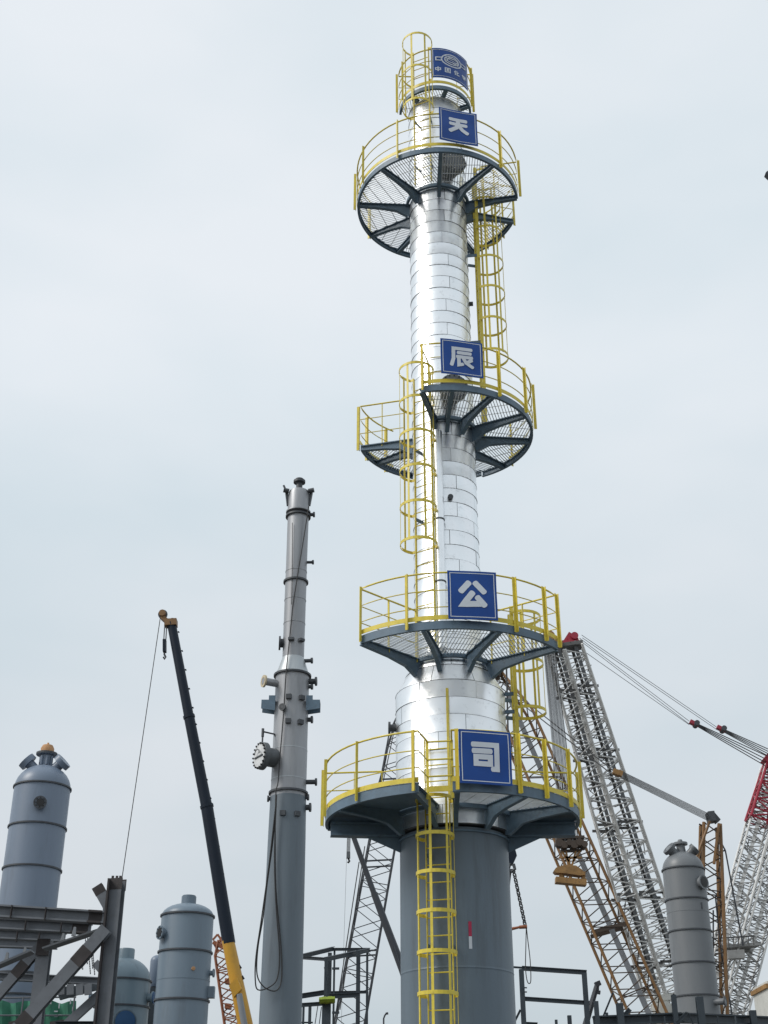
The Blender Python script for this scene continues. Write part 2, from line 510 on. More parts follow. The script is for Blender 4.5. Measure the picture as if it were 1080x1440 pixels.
def grating(parent, ri, ro, a0, a1, z, ang, pitch=.060, h=.014, th=.013, solid=False):
    b = MB()
    if solid:
        sweep_arc(b, 0, a0, a1, z, [(ri, 0), (ro, 0), (ro, .008), (ri, .008)])
        return b.build('deck_plate', 'steel', parent)
    mid, half = (a0 + a1) / 2, abs(a1 - a0) / 2
    def sect(q):
        rr = math.hypot(q.x, q.y)
        if not (ri <= rr <= ro): return False
        a = math.degrees(math.atan2(q.x, -q.y))
        return abs((a - mid + 180) % 360 - 180) <= half
    for dirn, pt, hh, dz in ((ang, pitch, h, 0), (ang + 90, pitch * 4.5, .008, h - .008)):
        d = Vector((math.cos(R(dirn)), math.sin(R(dirn)))); nrm = Vector((-d.y, d.x))
        k = -int(3 / pt)
        while k * pt < 3:
            for t0, t1 in clip_poly_line(nrm * (k * pt), d, sect):
                if t1 - t0 > .05:
                    p = nrm * (k * pt) + d * t0; q = nrm * (k * pt) + d * t1
                    b.bar((TX + p.x, TY + p.y, z + dz + hh / 2), (TX + q.x, TY + q.y, z + dz + hh / 2), th, hh)
            k += 1
    return b.build('deck_grating', 'galv', parent, kind='stuff')

def beam_obj(parent, ri, ro, deg, z, depth, haunch, width=.085):
    """tapered bracket beam: web with a wide bottom flange and a knee against the shell"""
    d = polv(deg); s = Vector((-d.y, d.x, 0))
    b = MB()
    def P(r, zz): return T0 + d * r + Vector((0, 0, zz))
    prof = [(ro, z), (ro, z - depth * .75), (ri + .55 * (ro - ri), z - depth), (ri + .26 * (ro - ri), z - depth - haunch * .25), (ri + .05, z - depth - haunch), (ri - .03, z - depth - haunch), (ri - .03, z)]
    b.prism([P(r, zz) - s * .011 for r, zz in prof], s * .022)
    low = prof[1:5]
    for (r0, z0), (r1, z1) in zip(low[:-1], low[1:]):
        b.bar(P(r0, z0 - .012), P(r1, z1 - .012), width, .024)
    b.bar(P(ro, z - .012), P(ri, z - .012), width, .022)
    b.build('beam', 'steel', parent)

def rails(parent, r, a0, a1, zb, ht, ret0, ret1, levels, posts, toe=True, pw=.058):
    """handrail with knee rails along the rim, returning radially at its ends"""
    def path(z):
        pts = []
        if ret0 is not None: pts.append(pol(ret0, a0 , z))
        pts += arc_pts(r, a0, a1, z, 5)
        if ret1 is not None: pts.append(pol(ret1, a1, z))
        return pts
    b = MB(); b.poly(path(zb + ht), .017, 8); b.build('handrail', 'yellow', parent, True)
    for l in levels:
        b = MB(); b.poly(path(zb + ht * l), .0105, 6); b.build('knee_rail', 'yellow', parent, True)
    if toe:
        b = MB(); sweep_arc(b, r, a0, a1, zb + .17, [(-.004, 0), (.004, 0), (.004, .085), (-.004, .085)])
        b.build('toe_board', 'yellow', parent)
    for a in posts:
        b = MB(); d = polv(a); s = Vector((-d.y, d.x, 0))
        b.bar(pol(r + .028, a, zb + .02), pol(r + .028, a, zb + ht + .015), .058 if zb < 12 else .044, .010, d)
        b.bar(pol(r + .055, a, zb + .02) + s * .026, pol(r + .055, a, zb + ht + .005) + s * .026, .010, .05, d)
        b.build('post', 'yellow', parent)
    for a, rr in ((a0, ret0), (a1, ret1)):
        if rr is not None:
            b = MB(); b.bar(pol(rr, a, zb + .03), pol(rr, a, zb + ht), .05, .012, polv(a)); b.build('post', 'yellow', parent)
            if (r - rr) > .9:
                b = MB(); b.bar(pol((r + rr) / 2, a, zb + .03), pol((r + rr) / 2, a, zb + ht), .045, .012, polv(a)); b.build('post', 'yellow', parent)

def platform(segs, zb, R_, ri, rimh, beams, depth, haunch, label=None):
    """segs: list of (a0, a1, R); returns the platform part (its rim)"""
    b = MB()
    for a0, a1, rr in segs:
        prof = [(-.055, 0), (0, 0), (0, rimh), (-.055, rimh), (-.055, rimh - .014), (-.014, rimh - .014), (-.014, .014), (-.055, .014)]
        sweep_arc(b, rr, a0, a1, zb, prof)
        sweep_arc(b, ri + .06, a0, a1, zb + .05, [(-.03, 0), (.03, 0), (.03, .08), (-.03, .08)])
    p = b.build('platform', 'steel', tower, False)
    if label: p['label'] = label
    for a, rr in beams:
        beam_obj(p, ri, rr - .015, a, zb + rimh - .035, depth, haunch)
    return p
POST = .0
# lowest platform (board 4)
Z4 = 7.45
p4 = platform([(-96, -17, 2.32), (-3, 96, 2.27)], Z4, 2.35, RL, .17, [(-96, 2.31), (-62, 2.31), (-19, 2.31), (-1, 2.26), (30, 2.26), (62, 2.26), (96, 2.26)], .17, .24, 'lowest round platform with plated underside on the grey skirt')
grating(p4, RL + .1, 2.27, -96, -60, Z4 + .125, 0, solid=True)
grating(p4, RL + .1, 2.27, -60, -17, Z4 + .125, 0, solid=True)
grating(p4, RL + .1, 2.22, -3, 30, Z4 + .12, 20)
grating(p4, RL + .1, 2.22, 30, 62, Z4 + .12, 20)
grating(p4, RL + .1, 2.22, 62, 96, Z4 + .125, 0, solid=True)
rails(p4, 2.33, -96, -17, Z4, 1.05, 1.3, 1.75, (.40, .68), [-92, -76, -47, -19])
rails(p4, 2.28, -3, 96, Z4, 1.05, 1.75, 1.3, (.40, .68), [-1, 26, 40, 58, 78, 94])
# deep bearing beams under the lowest platform
for a, r1 in ((-84, 2.22), (84, 2.17)):
    b = MB(); d = polv(a)
    b.ibeam(pol(RS - .02, a, Z4 - .12), pol(r1, a, Z4 - .12), .20, .24)
    b.prism([pol(RS, a, Z4 - .24) - Vector((0, .012, 0)), pol(RS + .62, a, Z4 - .24) - Vector((0, .012, 0)), pol(RS, a, Z4 - .50) - Vector((0, .012, 0))], (0, .024, 0))
    b.build('bearing_beam', 'steel', p4)
b = MB(); b.lathe([(RS + .004, 7.12), (RS + .035, 7.12), (RS + .035, 7.15), (RS + .004, 7.15)], T0, 56); b.build('support_ring', 'steel', p4, True)
# gate bars over the ladder gap
for l in (.98, .68, .40):
    b = MB(); b.tube(pol(1.76, -17, Z4 + 1.05 * l), pol(1.76, -3, Z4 + 1.05 * l), .015, 6); b.build('gate_bar', 'yellow', p4, True)
b = MB(); b.bar(pol(1.76, -17, Z4 + .2), pol(1.76, -3, Z4 + .2), .008, .10); b.build('toe_board', 'yellow', p4)

# third platform (board 3)
Z3 = 10.33
p3 = platform([(-46, 55, 2.34)], Z3, 2.34, .78, .15, [(-46, 2.33), (-14, 2.33), (20, 2.33), (55, 2.33)], .15, .26, 'wide half round platform above the thick clad section')
for a0, a1, ang in ((-46, -14, 35), (-14, 20, 100), (20, 55, 70)):
    grating(p3, .84, 2.29, a0, a1, Z3 + .105, ang)
rails(p3, 2.35, -46, 55, Z3, 1.08, .9, .95, (.38, .68), [-45, -21, 27, 44, 54])

# second platform (board 2)
Z2 = 15.62
p2 = platform([(-16, 150, 1.88), (150, 255, 1.82)], Z2, 1.88, RU, .14, [(-16, 1.87), (3, 1.87), (30, 1.87), (62, 1.87), (95, 1.87), (132, 1.87), (165, 1.81), (200, 1.81), (232, 1.81), (255, 1.81)], .13, .22, 'round platform with a gap for the front ladder')
for a0, a1, ang in ((-16, 30, 95), (30, 62, 75), (62, 95, 100), (95, 132, 60), (132, 165, 30), (165, 210, 100), (210, 255, 120)):
    grating(p2, RU + .12, 1.83, a0, a1, Z2 + .095, ang)
rails(p2, 1.89, -16, 128, Z2, 1.12, 1.2, None, (.38, .70), [-15, 33, 58, 78, 126])
rails(p2, 1.83, 215, 255, Z2, 1.12, None, .85, (.38, .70), [220, 240, 254])

# upper platform (board 1)
Z1 = 21.9
p1 = platform([(105, 439, 1.88)], Z1, 1.88, RU, .13, [(a, 1.87) for a in (0, 40, 79, 105, 150, 175, 210, 238, 273, 315)], .12, .22, 'high nearly full round platform with open grating')
for a0, a1, ang in ((0, 40, 90), (40, 79, 135), (105, 150, 60), (150, 175, 100), (175, 210, 100), (210, 238, 20), (238, 273, 160), (273, 315, 150), (315, 360, 60)):
    grating(p1, RU + .12, 1.83, a0, a1, Z1 + .09, ang)
rails(p1, 1.89, 232, 439, Z1, 1.12, None, 1.05, (.38, .68), [236, 268, 296, 330, 405, 437])
rails(p1, 1.89, 105, 140, Z1, 1.12, .95, None, (.38, .68), [107, 122, 138])

# top landing (logo board)
Z0 = 24.86
p0 = platform([(-88, 84, .88)], Z0, .88, .40, .11, [(-45, .87), (16, .87), (70, .87)], .09, .07, 'small half round landing at the column top')
for a0, a1, ang in ((-88, -45, 80), (-45, 16, 70), (16, 84, 30)):
    grating(p0, .45, .85, a0, a1, Z0 + .07, ang, pitch=.06)
rails(p0, .89, -88, 84, Z0, 1.3, .55, .55, (.4, .7), [-86, -60, 70, 82])

# ------------------------------------------------------------------ caged ladders
def ladder(deg, rho, z0, z1, cz0, cz1, hoop, lat=0.0, nbar=5, wid=.40, cr=.36, label=None, stand=None, rail_r=.022, flat=True):
    d = polv(deg); s = Vector((-d.y, d.x, 0)); up = Vector((0, 0, 1))
    o = T0 + d * rho + s * lat
    b = MB()
    for k in (-1, 1):
        b.bar(o + s * (k * wid / 2) + up * z0, o + s * (k * wid / 2) + up * z1, .014, .06, d) if flat else b.bar(o + s * (k * wid / 2) + up * z0, o + s * (k * wid / 2) + up * z1, .07, .07, d)
    lad = b.build('caged_ladder', 'yellow', tower)
    if label: lad['label'] = label
    n = int((z1 - z0) / .29)
    for i in range(n):
        z = z0 + .18 + i * .29
        if z < z1 - .04: rod('rung', 'yellow', lad, o + s * (-wid / 2) + up * z, o + s * (wid / 2) + up * z, .011)
    # hoops: U shape leaving the rails
    def hp(t, z):     # t from -1..1 round the cage
        a = t * R(128)
        return o + d * (cr * .62 + cr * math.cos(a)) + s * (cr * math.sin(a)) + up * z
    if cz1 > cz0:
        k = max(1, round((cz1 - cz0) / hoop))
        bars = [(-1 + 2 * (i + .5) / nbar) for i in range(nbar)]
        for i in range(k + 1):
            z = cz0 + (cz1 - cz0) * i / k
            b = MB(); n2 = 18; vs, fs = [], []
            ring = [o + s * (-wid / 2) + up * z] + [hp(-1 + 2 * j / n2, z) for j in range(n2 + 1)] + [o + s * (wid / 2) + up * z]
            for j, q in enumerate(ring):
                c = o + d * (cr * .62) + up * z
                e = (q - c); e.z = 0; e.normalize()
                for dr, dz in ((0, -.03), (.008, -.03), (.008, .03), (0, .03)): vs.append(q + e * dr + up * dz)
            m = len(ring)
            for j in range(m - 1):
                for q in range(4): fs.append((j*4+q, (j+1)*4+q, (j+1)*4+(q+1)%4, j*4+(q+1)%4))
            fs += [(0, 1, 2, 3), ((m-1)*4+3, (m-1)*4+2, (m-1)*4+1, (m-1)*4)]
            b.add(vs, fs); b.build('cage_hoop', 'yellow', lad)
        for t in [-.78, -.42, 0, .42, .78][:nbar] if nbar == 5 else bars:
            p = hp(t, cz0); c = o + d * (cr * .62) + up * cz0
            e = (p - c); e.z = 0; e.normalize()
            b = MB(); b.bar(p - e * .006 - up * .03, hp(t, cz1) - e * .006 + up * .03, .045, .007, e); b.build('cage_bar', 'yellow', lad)
    if stand:
        for z in stand:
            for k in (-1, 1): b = MB(); b.bar(o + s * (k * wid / 2) - d * .01 + up * z, o + s * (k * wid / 2) * .8 - d * (rho - (RU if z > 10.6 else RL if z > 7.2 else RS) + .02) + up * z, .02, .07); b.build('standoff', 'steel', lad)
    return lad
ladder(-17, 1.12, .25, Z4 + 1.28, Z4 + .14 - 8 * .635, Z4 + .14, .635, 0, cr=.325, wid=.43, stand=(3.0, 5.2, 6.7), label='lowest caged ladder rising up the grey skirt')
ladder(-24, 1.24, Z4 + .13, Z4 + 2.15, 1, 0, 1, lat=.42, wid=.02)
ladder(90, 1.22, Z4 + .13, Z3 + 1.35, Z4 + 2.15, Z3 + 1.2, .80, 0, flat=False, stand=(9.55, 9.9), label='side caged ladder behind the lowest board')
ladder(-33, .84, Z3 + .12, Z2 + 1.12, Z3 + 2.35, Z2 + 1.1, .82, 0, stand=(11.2, 13.4, 15.0), label='left front caged ladder on the slim clad section')
ladder(92, .88, Z2 + .1, Z1 + 1.1, Z2 + 2.1, Z1 + .95, .82, 0, flat=False, cr=.36, stand=(17.6, 18.0, 20.4), label='right side caged ladder hanging above the middle platform')
ladder(-25, .84, Z1 + .1, Z0 + 1.4, Z1 + 2.2, Z0 + 1.38, .95, 0, stand=(22.6, 24.0), label='topmost caged ladder ending in a hoop above the landing')

# ------------------------------------------------------------------ boards with characters
def ribbon(mb, pts, w, fmap, off, closed=False, round_=True):
    """a flat stroke with mitred corners in board coordinates, mapped through fmap(u, v, off)"""
    P = [Vector(p) for p in pts]
    # resample so the stroke follows a curved board
    Q = []
    m = len(P)
    for i in range(m if closed else m - 1):
        a, c = P[i], P[(i + 1) % m]
        n = max(1, int((c - a).length / .06))
        for k in range(n): Q.append(a + (c - a) * (k / n))
    if not closed: Q.append(P[-1])
    n = len(Q); Lp, Rp = [], []
    for i in range(n):
        if closed: d0, d1 = (Q[i] - Q[i-1]).normalized(), (Q[(i+1) % n] - Q[i]).normalized()
        else:
            d0 = (Q[i] - Q[i-1]).normalized() if i > 0 else None
            d1 = (Q[i+1] - Q[i]).normalized() if i < n - 1 else None
            d0 = d0 or d1; d1 = d1 or d0
        t = (d0 + d1)
        t = t.normalized() if t.length > .2 else d1
        nn = Vector((-t.y, t.x))
        k = 1 / max(.5, nn.dot(Vector((-d1.y, d1.x))))
        Lp.append(Q[i] + nn * (w / 2 * k)); Rp.append(Q[i] - nn * (w / 2 * k))
    vs = []
    for a, c in zip(Lp, Rp): vs += [fmap(a.x, a.y, off), fmap(c.x, c.y, off)]
    fs = [(2*i, 2*i+1, 2*((i+1) % n)+1, 2*((i+1) % n)) for i in range(n if closed else n - 1)]
    if round_ and not closed:
        for e, i0, sgn in ((Q[0], 0, -1), (Q[-1], n - 1, 1)):
            d = (Q[1] - Q[0]) if sgn < 0 else (Q[-1] - Q[-2])
            d.normalize(); d = d * sgn
            nn = Vector((-d.y, d.x))
            ring = []
            for k in range(1, 6):
                a = math.pi * k / 6
                q = e + nn * (w / 2 * math.cos(a)) + d * (w * .30 * math.sin(a))
                ring.append(len(vs)); vs.append(fmap(q.x, q.y, off))
            if sgn < 0: fs.append(tuple([1] + ring + [0]))
            else: fs.append(tuple([2*(n-1)] + ring + [2*(n-1)+1]))
    mb.add(vs, fs)

CH = {
 'tian': [[(.10,.90),(.90,.90)], [(.10,.60),(.90,.60)], [(.50,.88),(.49,.58),(.40,.36),(.08,.10)], [(.56,.46),(.70,.26),(.94,.08)]],
 'chen': [[(.94,.92),(.12,.92),(.12,.42),(.02,.06)], [(.32,.72),(.90,.72)], [(.28,.52),(.96,.52)], [(.36,.50),(.36,.10),(.54,.16)], [(.54,.50),(.68,.24),(.98,.04)], [(.94,.40),(.76,.28)]],
 'gong': [[(.38,.97),(.08,.60)], [(.60,.97),(.92,.60)], [(.50,.56),(.16,.09),(.80,.12)], [(.66,.38),(.92,.06)]],
 'si':   [[(.06,.90),(.895,.90),(.895,.09),(.73,.09)], [(.08,.685),(.70,.685)], [(.17,.485),(.665,.485),(.665,.25),(.17,.25)]],
}
CLOSED = {('si', 2)}
def board(key, label, deg, rr, zc, w, h, cw, chh, sw, tilt=0.0, skew=0.0):
    base = pol(rr, deg, zc - h / 2)
    t = thing('character_board', label, 'sign', base, 'blue character boards on the platform rails')
    d = polv(deg); s = Vector((-d.y, d.x, 0)); up = Vector((0, 0, 1))
    ph = random.uniform(0, 6)
    def fmap(u, v, off):
        wv = .010 * math.sin(u * 5.3 + ph) + .008 * math.sin(v * 7 + ph * 2 + u * 3)
        return base + s * u + up * (v + h / 2 + tilt * u) + d * (.03 + off + wv)
    b = MB(); n = 10; vs, fs = [], []
    for lay in (0, -.014):
        for j in range(n + 1):
            for i in range(n + 1):
                vs.append(fmap(-w/2 + w * i / n, -h/2 + h * j / n, lay))
    q = n + 1
    for j in range(n):
        for i in range(n):
            a = j*q+i
            fs.append((a, a+1, a+q+1, a+q)); a += q*q; fs.append((a, a+q, a+q+1, a+1))
    edge = [i for i in range(n)] + [n + q*j for j in range(n)] + [n*q + n - i for i in range(n)] + [q*(n-j) for j in range(n)]
    for k in range(len(edge)):
        a, c = edge[k], edge[(k+1) % len(edge)]
        fs.append((a, a + q*q, c + q*q, c))
    b.add(vs, fs); b.build('panel', 'blue', t, True)
    b = MB(); e = .045
    ribbon(b, [(-w/2+e, -h/2+e), (w/2-e, -h/2+e), (w/2-e, h/2-e), (-w/2+e, h/2-e)], .014, fmap, .004, True)
    b.build('border_line', 'white', t)
    b = MB()
    for i, st in enumerate(CH[key]):
        pts = [((x - .5) * cw, (y - .5) * chh + .01) for x, y in st]
        ribbon(b, pts, sw, fmap, .005 + .0015 * i, (key, i) in CLOSED)
    b.build('character', 'white', t)
    for u in (-w * .4, w * .4):
        for v in (h * .35, -h * .35):
            q0 = fmap(u, v, -.014); rod('tie_wire', 'fl_dark', t, q0, q0 - d * .12, .006)
    return t
board('tian', 'blue square board with two bars over spreading legs, just below the curved board', 11.5, 1.975, 22.56, .87, .96, .46, .46, .098, tilt=-.07)
board('chen', 'blue board with boxy many stroke white character on the middle platform rail', 8.6, 1.975, 16.31, .86, .84, .45, .47, .075, tilt=-.03)
board('gong', 'blue board with four separate slanted white strokes above the wide half round platform', 7.2, 2.435, 10.92, .88, .93, .50, .48, .11)
board('si', 'largest looking lowest blue board with hooked white character enclosing a box', 10.4, 2.375, 8.00, .90, .92, .50, .50, .088)

# curved board with emblem and four small characters
base = pol(.93, 25, 25.15)
lg = thing('emblem_board', 'curved blue board with white globe emblem and four small characters at column top', 'sign', base)
def lmap(u, v, off):
    a = 25 + math.degrees(u / .93)
    return pol(.925 + off, a, 25.68 + v)
LW, LH = 1.06, .98
b = MB(); n = 18; vs, fs = [], []
for lay in (0, -.014):
    for j in (0, 1):
        for i in range(n + 1): vs.append(lmap(-LW/2 + LW * i / n, -LH/2 + LH * j, lay))
q = n + 1
for i in range(n):
    fs += [(i, i+1, q+i+1, q+i), (2*q+i, 3*q+i, 3*q+i+1, 2*q+i+1), (i, 2*q+i, 2*q+i+1, i+1), (q+i, q+i+1, 3*q+i+1, 3*q+i)]
fs += [(0, q, 3*q, 2*q), (n, 2*q+n, 3*q+n, q+n)]
b.add(vs, fs); b.build('panel', 'blue', lg, True)
b = MB(); e = .05
ribbon(b, [(-LW/2+e, -LH/2+e), (LW/2-e, -LH/2+e), (LW/2-e, LH/2-e), (-LW/2+e, LH/2-e)], .014, lmap, .003, True)
b.build('border_line', 'white', lg)
b = MB()
def ell(rx, ry, a0, a1, cx=0, cy=.13, n=26): return [(cx + rx * math.cos(R(a0 + (a1 - a0) * i / n)), cy + ry * math.sin(R(a0 + (a1 - a0) * i / n))) for i in range(n + 1)]
ribbon(b, ell(.27, .19, 0, 350)[:-1] + [], .034, lmap, .003, True)
ribbon(b, ell(.19, .125, 40, 320), .03, lmap, .0045)
ribbon(b, ell(.19, .125, -140, 140), .03, lmap, .006)
ribbon(b, ell(.10, .065, 60, 300, -.03), .026, lmap, .0075)
ribbon(b, ell(.10, .065, -120, 120, .05), .026, lmap, .009)
for k in (-.07, .0, .07):
    ribbon(b, [(-.20, .13 + k * .9 + .05), (-.07, .13 + k + .015), (.07, .13 + k - .015), (.20, .13 + k * .9 - .05)], .016, lmap, .0105)
ribbon(b, [(-.27, .17), (-.41, .17), (-.41, .07), (-.27, .07)], .028, lmap, .012)
ribbon(b, [(.27, .19), (.41, .19), (.41, .09), (.27, .09)], .028, lmap, .012)
b.build('emblem', 'white', lg)
SM = [
 [[(.1,.75),(.9,.75),(.9,.35),(.1,.35)], [(.5,1),(.5,0)]],
 [[(.08,.95),(.92,.95),(.92,.05),(.08,.05)], [(.28,.74),(.72,.74)], [(.28,.5),(.72,.5)], [(.25,.25),(.75,.25)], [(.5,.74),(.5,.25)]],
 [[(.36,1),(.08,.55)], [(.25,.7),(.25,0)], [(.9,.75),(.5,.45)], [(.56,1),(.56,.12),(.95,.12),(.95,.3)]],
 [[(.2,1),(.28,.82)], [(.5,1),(.5,.82)], [(.85,1),(.72,.82)], [(.08,.55),(.08,.72),(.92,.72),(.92,.55)], [(.28,.55),(.72,.55),(.52,.42),(.52,.05),(.36,.08)], [(.08,.32),(.92,.32)]],
]
SMC = {(0, 0), (1, 0)}
for ci, st in enumerate(SM):
    b = MB(); cx = -.36 + ci * .24
    for si_, s_ in enumerate(st):
        ribbon(b, [(cx + (x - .5) * .15, -.22 + (y - .5) * .15) for x, y in s_], .026, lmap, .003 + .0012 * si_, (ci, si_) in SMC, False)
    b.build('character', 'white', lg)

# ================================================================== bare grey column
def flange_nozzle(parent, o, d, r, ln, mat, fmat=None, fr=1.55, ft=.05, name='nozzle', n=18):
    d = Vector(d).normalized()
    b = MB(); b.lathe([(r, -.08), (r, ln)], o, n, d); x = b.build(name, mat, parent, True)
    b = MB(); b.lathe([(r, ln - ft), (r * fr, ln - ft), (r * fr, ln), (r * .75, ln), (r * .70, ln - .01), (0, ln - .012)], o, n, d); b.build('flange', fmat or mat, x, True)
    return x
CY = 32.0
cb = W(394, 1440, CY)
CX = cb.x
C0 = Vector((CX, CY, 0))
column2 = thing('bare_column', 'slender bare grey column narrowing in steps with flanged nozzles and black cable', 'industrial column', C0)
def zc(py, Y=CY): return W(540, py, Y).z
ks = lambda px, py: px / 2 / ppm(py, CY)
z = zc
prof = [(.62, 0), (.62, .05), (.51, .06), (.50, z(1430)), (.485, z(1300)), (.47, z(1180)), (.455, z(1122))]
b = MB(); b.lathe(prof, C0, 40); b.build('painted_shell', 'col_pt', column2, True)
b = MB(); b.lathe([(.45, z(1122)), (.45, z(1060)), (.445, z(1048)), (.445, z(952))], C0, 40); b.build('lower_shell', 'col_st', column2, True)
b = MB(); b.lathe([(.445, z(950)), (.29, z(926))], C0, 40); b.build('cone', 'col_cone', column2, True)
b = MB(); b.lathe([(.288, z(926)), (.292, z(845)), (.295, z(820)), (.290, z(800)), (.298, z(726))], C0, 32); b.build('upper_shell', 'col_st', column2, True)
b = MB(); b.lathe([(.305, z(722)), (.308, z(697)), (.28, z(692)), (0, z(690))], C0, 32); b.build('top_shell', 'col_st', column2, True)
def hoop(py, r, w=.05, h=.05, nm='stiffener_ring', mat='fl_dark'):
    b = MB(); b.lathe([(r, z(py) - h / 2), (r + w, z(py) - h / 2), (r + w, z(py) + h / 2), (r, z(py) + h / 2)], C0, 40); b.build(nm, mat, column2, True)
hoop(1116, .452, .05); hoop(951, .44, .06); hoop(819, .29, .055); hoop(727, .295, .06); hoop(721, .30, .05, .04, mat='col_st')
for py, r in ((1056, .449), (1098, .452), (805, .295), (845, .296), (878, .294)):
    hoop(py, r, .004, .022, 'weld_seam', 'col_cone' if py in (1056, 1098) else 'col_st')
# top nozzle and lifting lugs
b = MB(); b.lathe([(.09, 0), (.09, .30), (.17, .30), (.17, .37), (.12, .37), (.12, .42), (0, .43)], (CX, CY, z(692)), 20); b.build('top_nozzle', 'fl_dark', column2, True)
for dg, up_ in ((-80, .3), (80, .3)):
    d = Vector((math.sin(R(dg)), -math.cos(R(dg)), 0))
    b = MB(); p = C0 + d * .30
    b.bar(p + Vector((0, 0, z(712))), p + d * .06 + Vector((0, 0, z(694))), .10, .07, d)
    b.tube(p - d * .02 + Vector((0, -.09, z(694))), p + d * .14 + Vector((0, -.09, z(693))), .07, 12)
    b.build('lifting_trunnion', 'fl_dark', column2, True)
b = MB(); b.tube(C0 + Vector((-.40, -.1, z(689))), C0 + Vector((-.44, -.1, z(685))), .03, 6); b.build('lug', 'fl_dark', column2)
def side(px, py, r, deg, ln=.28, br=.07, mat='fl_dark', fmat=None, fr=1.6, nm='nozzle', tilt=0):
    d = Vector((math.sin(R(deg)), -math.cos(R(deg)), tilt))
    return flange_nozzle(column2, C0 + d * (r - .03) + Vector((0, 0, z(py))), d, br, ln, mat, fmat, fr, .05, nm)
side(0, 724, .30, 88, .20, .05); side(0, 791, .29, 88, .22, .04); side(0, 930, .30, 84, .26, .05)
side(0, 905, .29, -85, .14, .12); 
for dg in (-8, 42):
    b = MB(); d = Vector((math.sin(R(dg)), -math.cos(R(dg)), 0)); s = Vector((-d.y, d.x, 0)); p = C0 + d * .31 + Vector((0, 0, z(905))); b.bar(p - s * .075, p + s * .075, .07, .16, d); b.build('clip_plate', 'fl_dark', column2)
side(0, 959, .445, 86, .24, .075); side(0, 967, .445, 82, .14, .05)
side(0, 965, .445, -62, .42, .10, 'col_st', 'fl_tan', 1.65)
side(0, 1013, .445, 84, .16, .06); side(0, 1100, .45, 88, .30, .06, 'fl_dark'); side(0, 1136, .46, 86, .16, .07); side(0, 1122, .46, 84, .10, .05)
side(0, 1003, .445, -22, .14, .06); side(0, 1124, .46, -84, .10, .05)
for dg, py in ((-5, 988), (38, 988), (36, 1022), (-4, 1022), (34, 1150), (-10, 1150)):
    b = MB(); d = Vector((math.sin(R(dg)), -math.cos(R(dg)), 0)); s = Vector((-d.y, d.x, 0))
    p = C0 + d * .47 + Vector((0, 0, z(py)))
    b.bar(p - s * .07, p + s * .07, .12, .11, d); b.build('clip_plate', 'fl_dark', column2)
for sg, dg in ((-1, -90), (1, 90)):           # platform support lugs
    x0 = CX + sg * .40
    for yy in (-.34, -.02):
        b = MB(); b.prism([(x0, CY + yy, z(984)), (x0 + sg * .17, CY + yy, z(984)), (x0 + sg * .17, CY + yy, z(990)), (x0 + sg * .36, CY + yy, z(990)), (x0 + sg * .36, CY + yy, z(1002)), (x0, CY + yy, z(1005))], (0, .03, 0)); b.build('support_lug', 'steel', column2)
    b = MB(); b.box((min(x0, x0 + sg * .36), CY - .31, z(990) - .02), (max(x0, x0 + sg * .36), CY - .02, z(990))); b.build('lug_seat', 'steel', column2)
# big bolted manway on the left with its davit
d = Vector((math.sin(R(-58)), -math.cos(R(-58)), 0))
o = C0 + d * .42 + Vector((0, 0, z(1070)))
b = MB(); b.lathe([(.24, 0), (.24, .30), (.35, .30), (.35, .36), (.345, .37), (.345, .43), (.335, .44)], o, 30, d); mw = b.build('manway', 'manway', column2, True)
b = MB(); b.lathe([(.30, .435), (.30, .455), (0, .46)], o, 30, d); b.build('cover', 'fl_wht', mw, True)
s = Vector((-d.y, d.x, 0))
for i in range(18):
    a = 2 * math.pi * i / 18
    c = o + d * .42 + (s * math.cos(a) + Vector((0, 0, 1)) * math.sin(a)) * .315
    rod('stud', 'black', mw, c - d * .12, c + d * .06, .026)
b = MB()
b.poly([o + d * .52 + s * .13 * math.cos(x) + Vector((0, 0, .10 * math.sin(x) + .05)) for x in (-.3, .6, 1.57, 2.5, 3.4)], .012, 6)
b.bar(o + d * .47 - s * .22 + Vector((0, 0, -.03)), o + d * .47 + s * .22 + Vector((0, 0, -.03)), .03, .03)
b.build('handle', 'fl_dark', mw)
b = MB(); top = o + Vector((0, 0, .60)); b.poly([o + d * .38 + Vector((0, 0, .34)), o + d * .38 + Vector((0, 0, .56)), top + d * .34 + Vector((0, 0, .04)), top + d * .05 + Vector((0, 0, .03)), top - d * .02 + Vector((0, 0, -.08))], .022, 8)
b.tube(o + d * .38 + Vector((0, 0, .5)), o + d * .38 + Vector((0, 0, .72)), .035, 8); b.build('davit', 'fl_dark', mw, True)

# black cable down the column
def on_col(px, py, r):   # a point on the front of the column's shell
    p = W(px, py, CY - r * .92); return p
cab = thing('cable', 'black cable strung down the bare grey column ending in two hanging loops', 'cable', W(375, 1390, CY - .6))
b = MB()
pts = [(434, 712, .38), (429, 745, .36), (420, 800, .36), (412, 850, .36), (410, 870, .36), (406, 910, .36), (402, 950, .56), (399, 1000, .52), (394, 1060, .52), (391, 1100, .56), (388, 1116, .58), (387, 1180, .54), (388, 1250, .55), (395, 1330, .56), (396, 1375, .58), (390, 1392, .62), (378, 1392, .64), (366, 1382, .64), (361, 1365, .62), (363, 1330, .6), (370, 1290, .6), (376, 1240, .58), (384, 1180, .56), (389, 1118, .58)]
b.poly(smooth([on_col(*p) for p in pts]), .016, 6)
b.build('long_strand', 'black', cab, True)
b = MB()
pts = [(389, 1118, .60), (386, 1200, .57), (388, 1270, .57), (393, 1340, .57), (390, 1375, .60), (379, 1388, .64), (363, 1392, .66), (359, 1378, .66), (360, 1345, .64), (368, 1290, .6), (379, 1210, .58), (388, 1130, .6)]
b.poly(smooth([on_col(*p) for p in pts]), .016, 6); b.build('short_strand', 'black', cab, True)
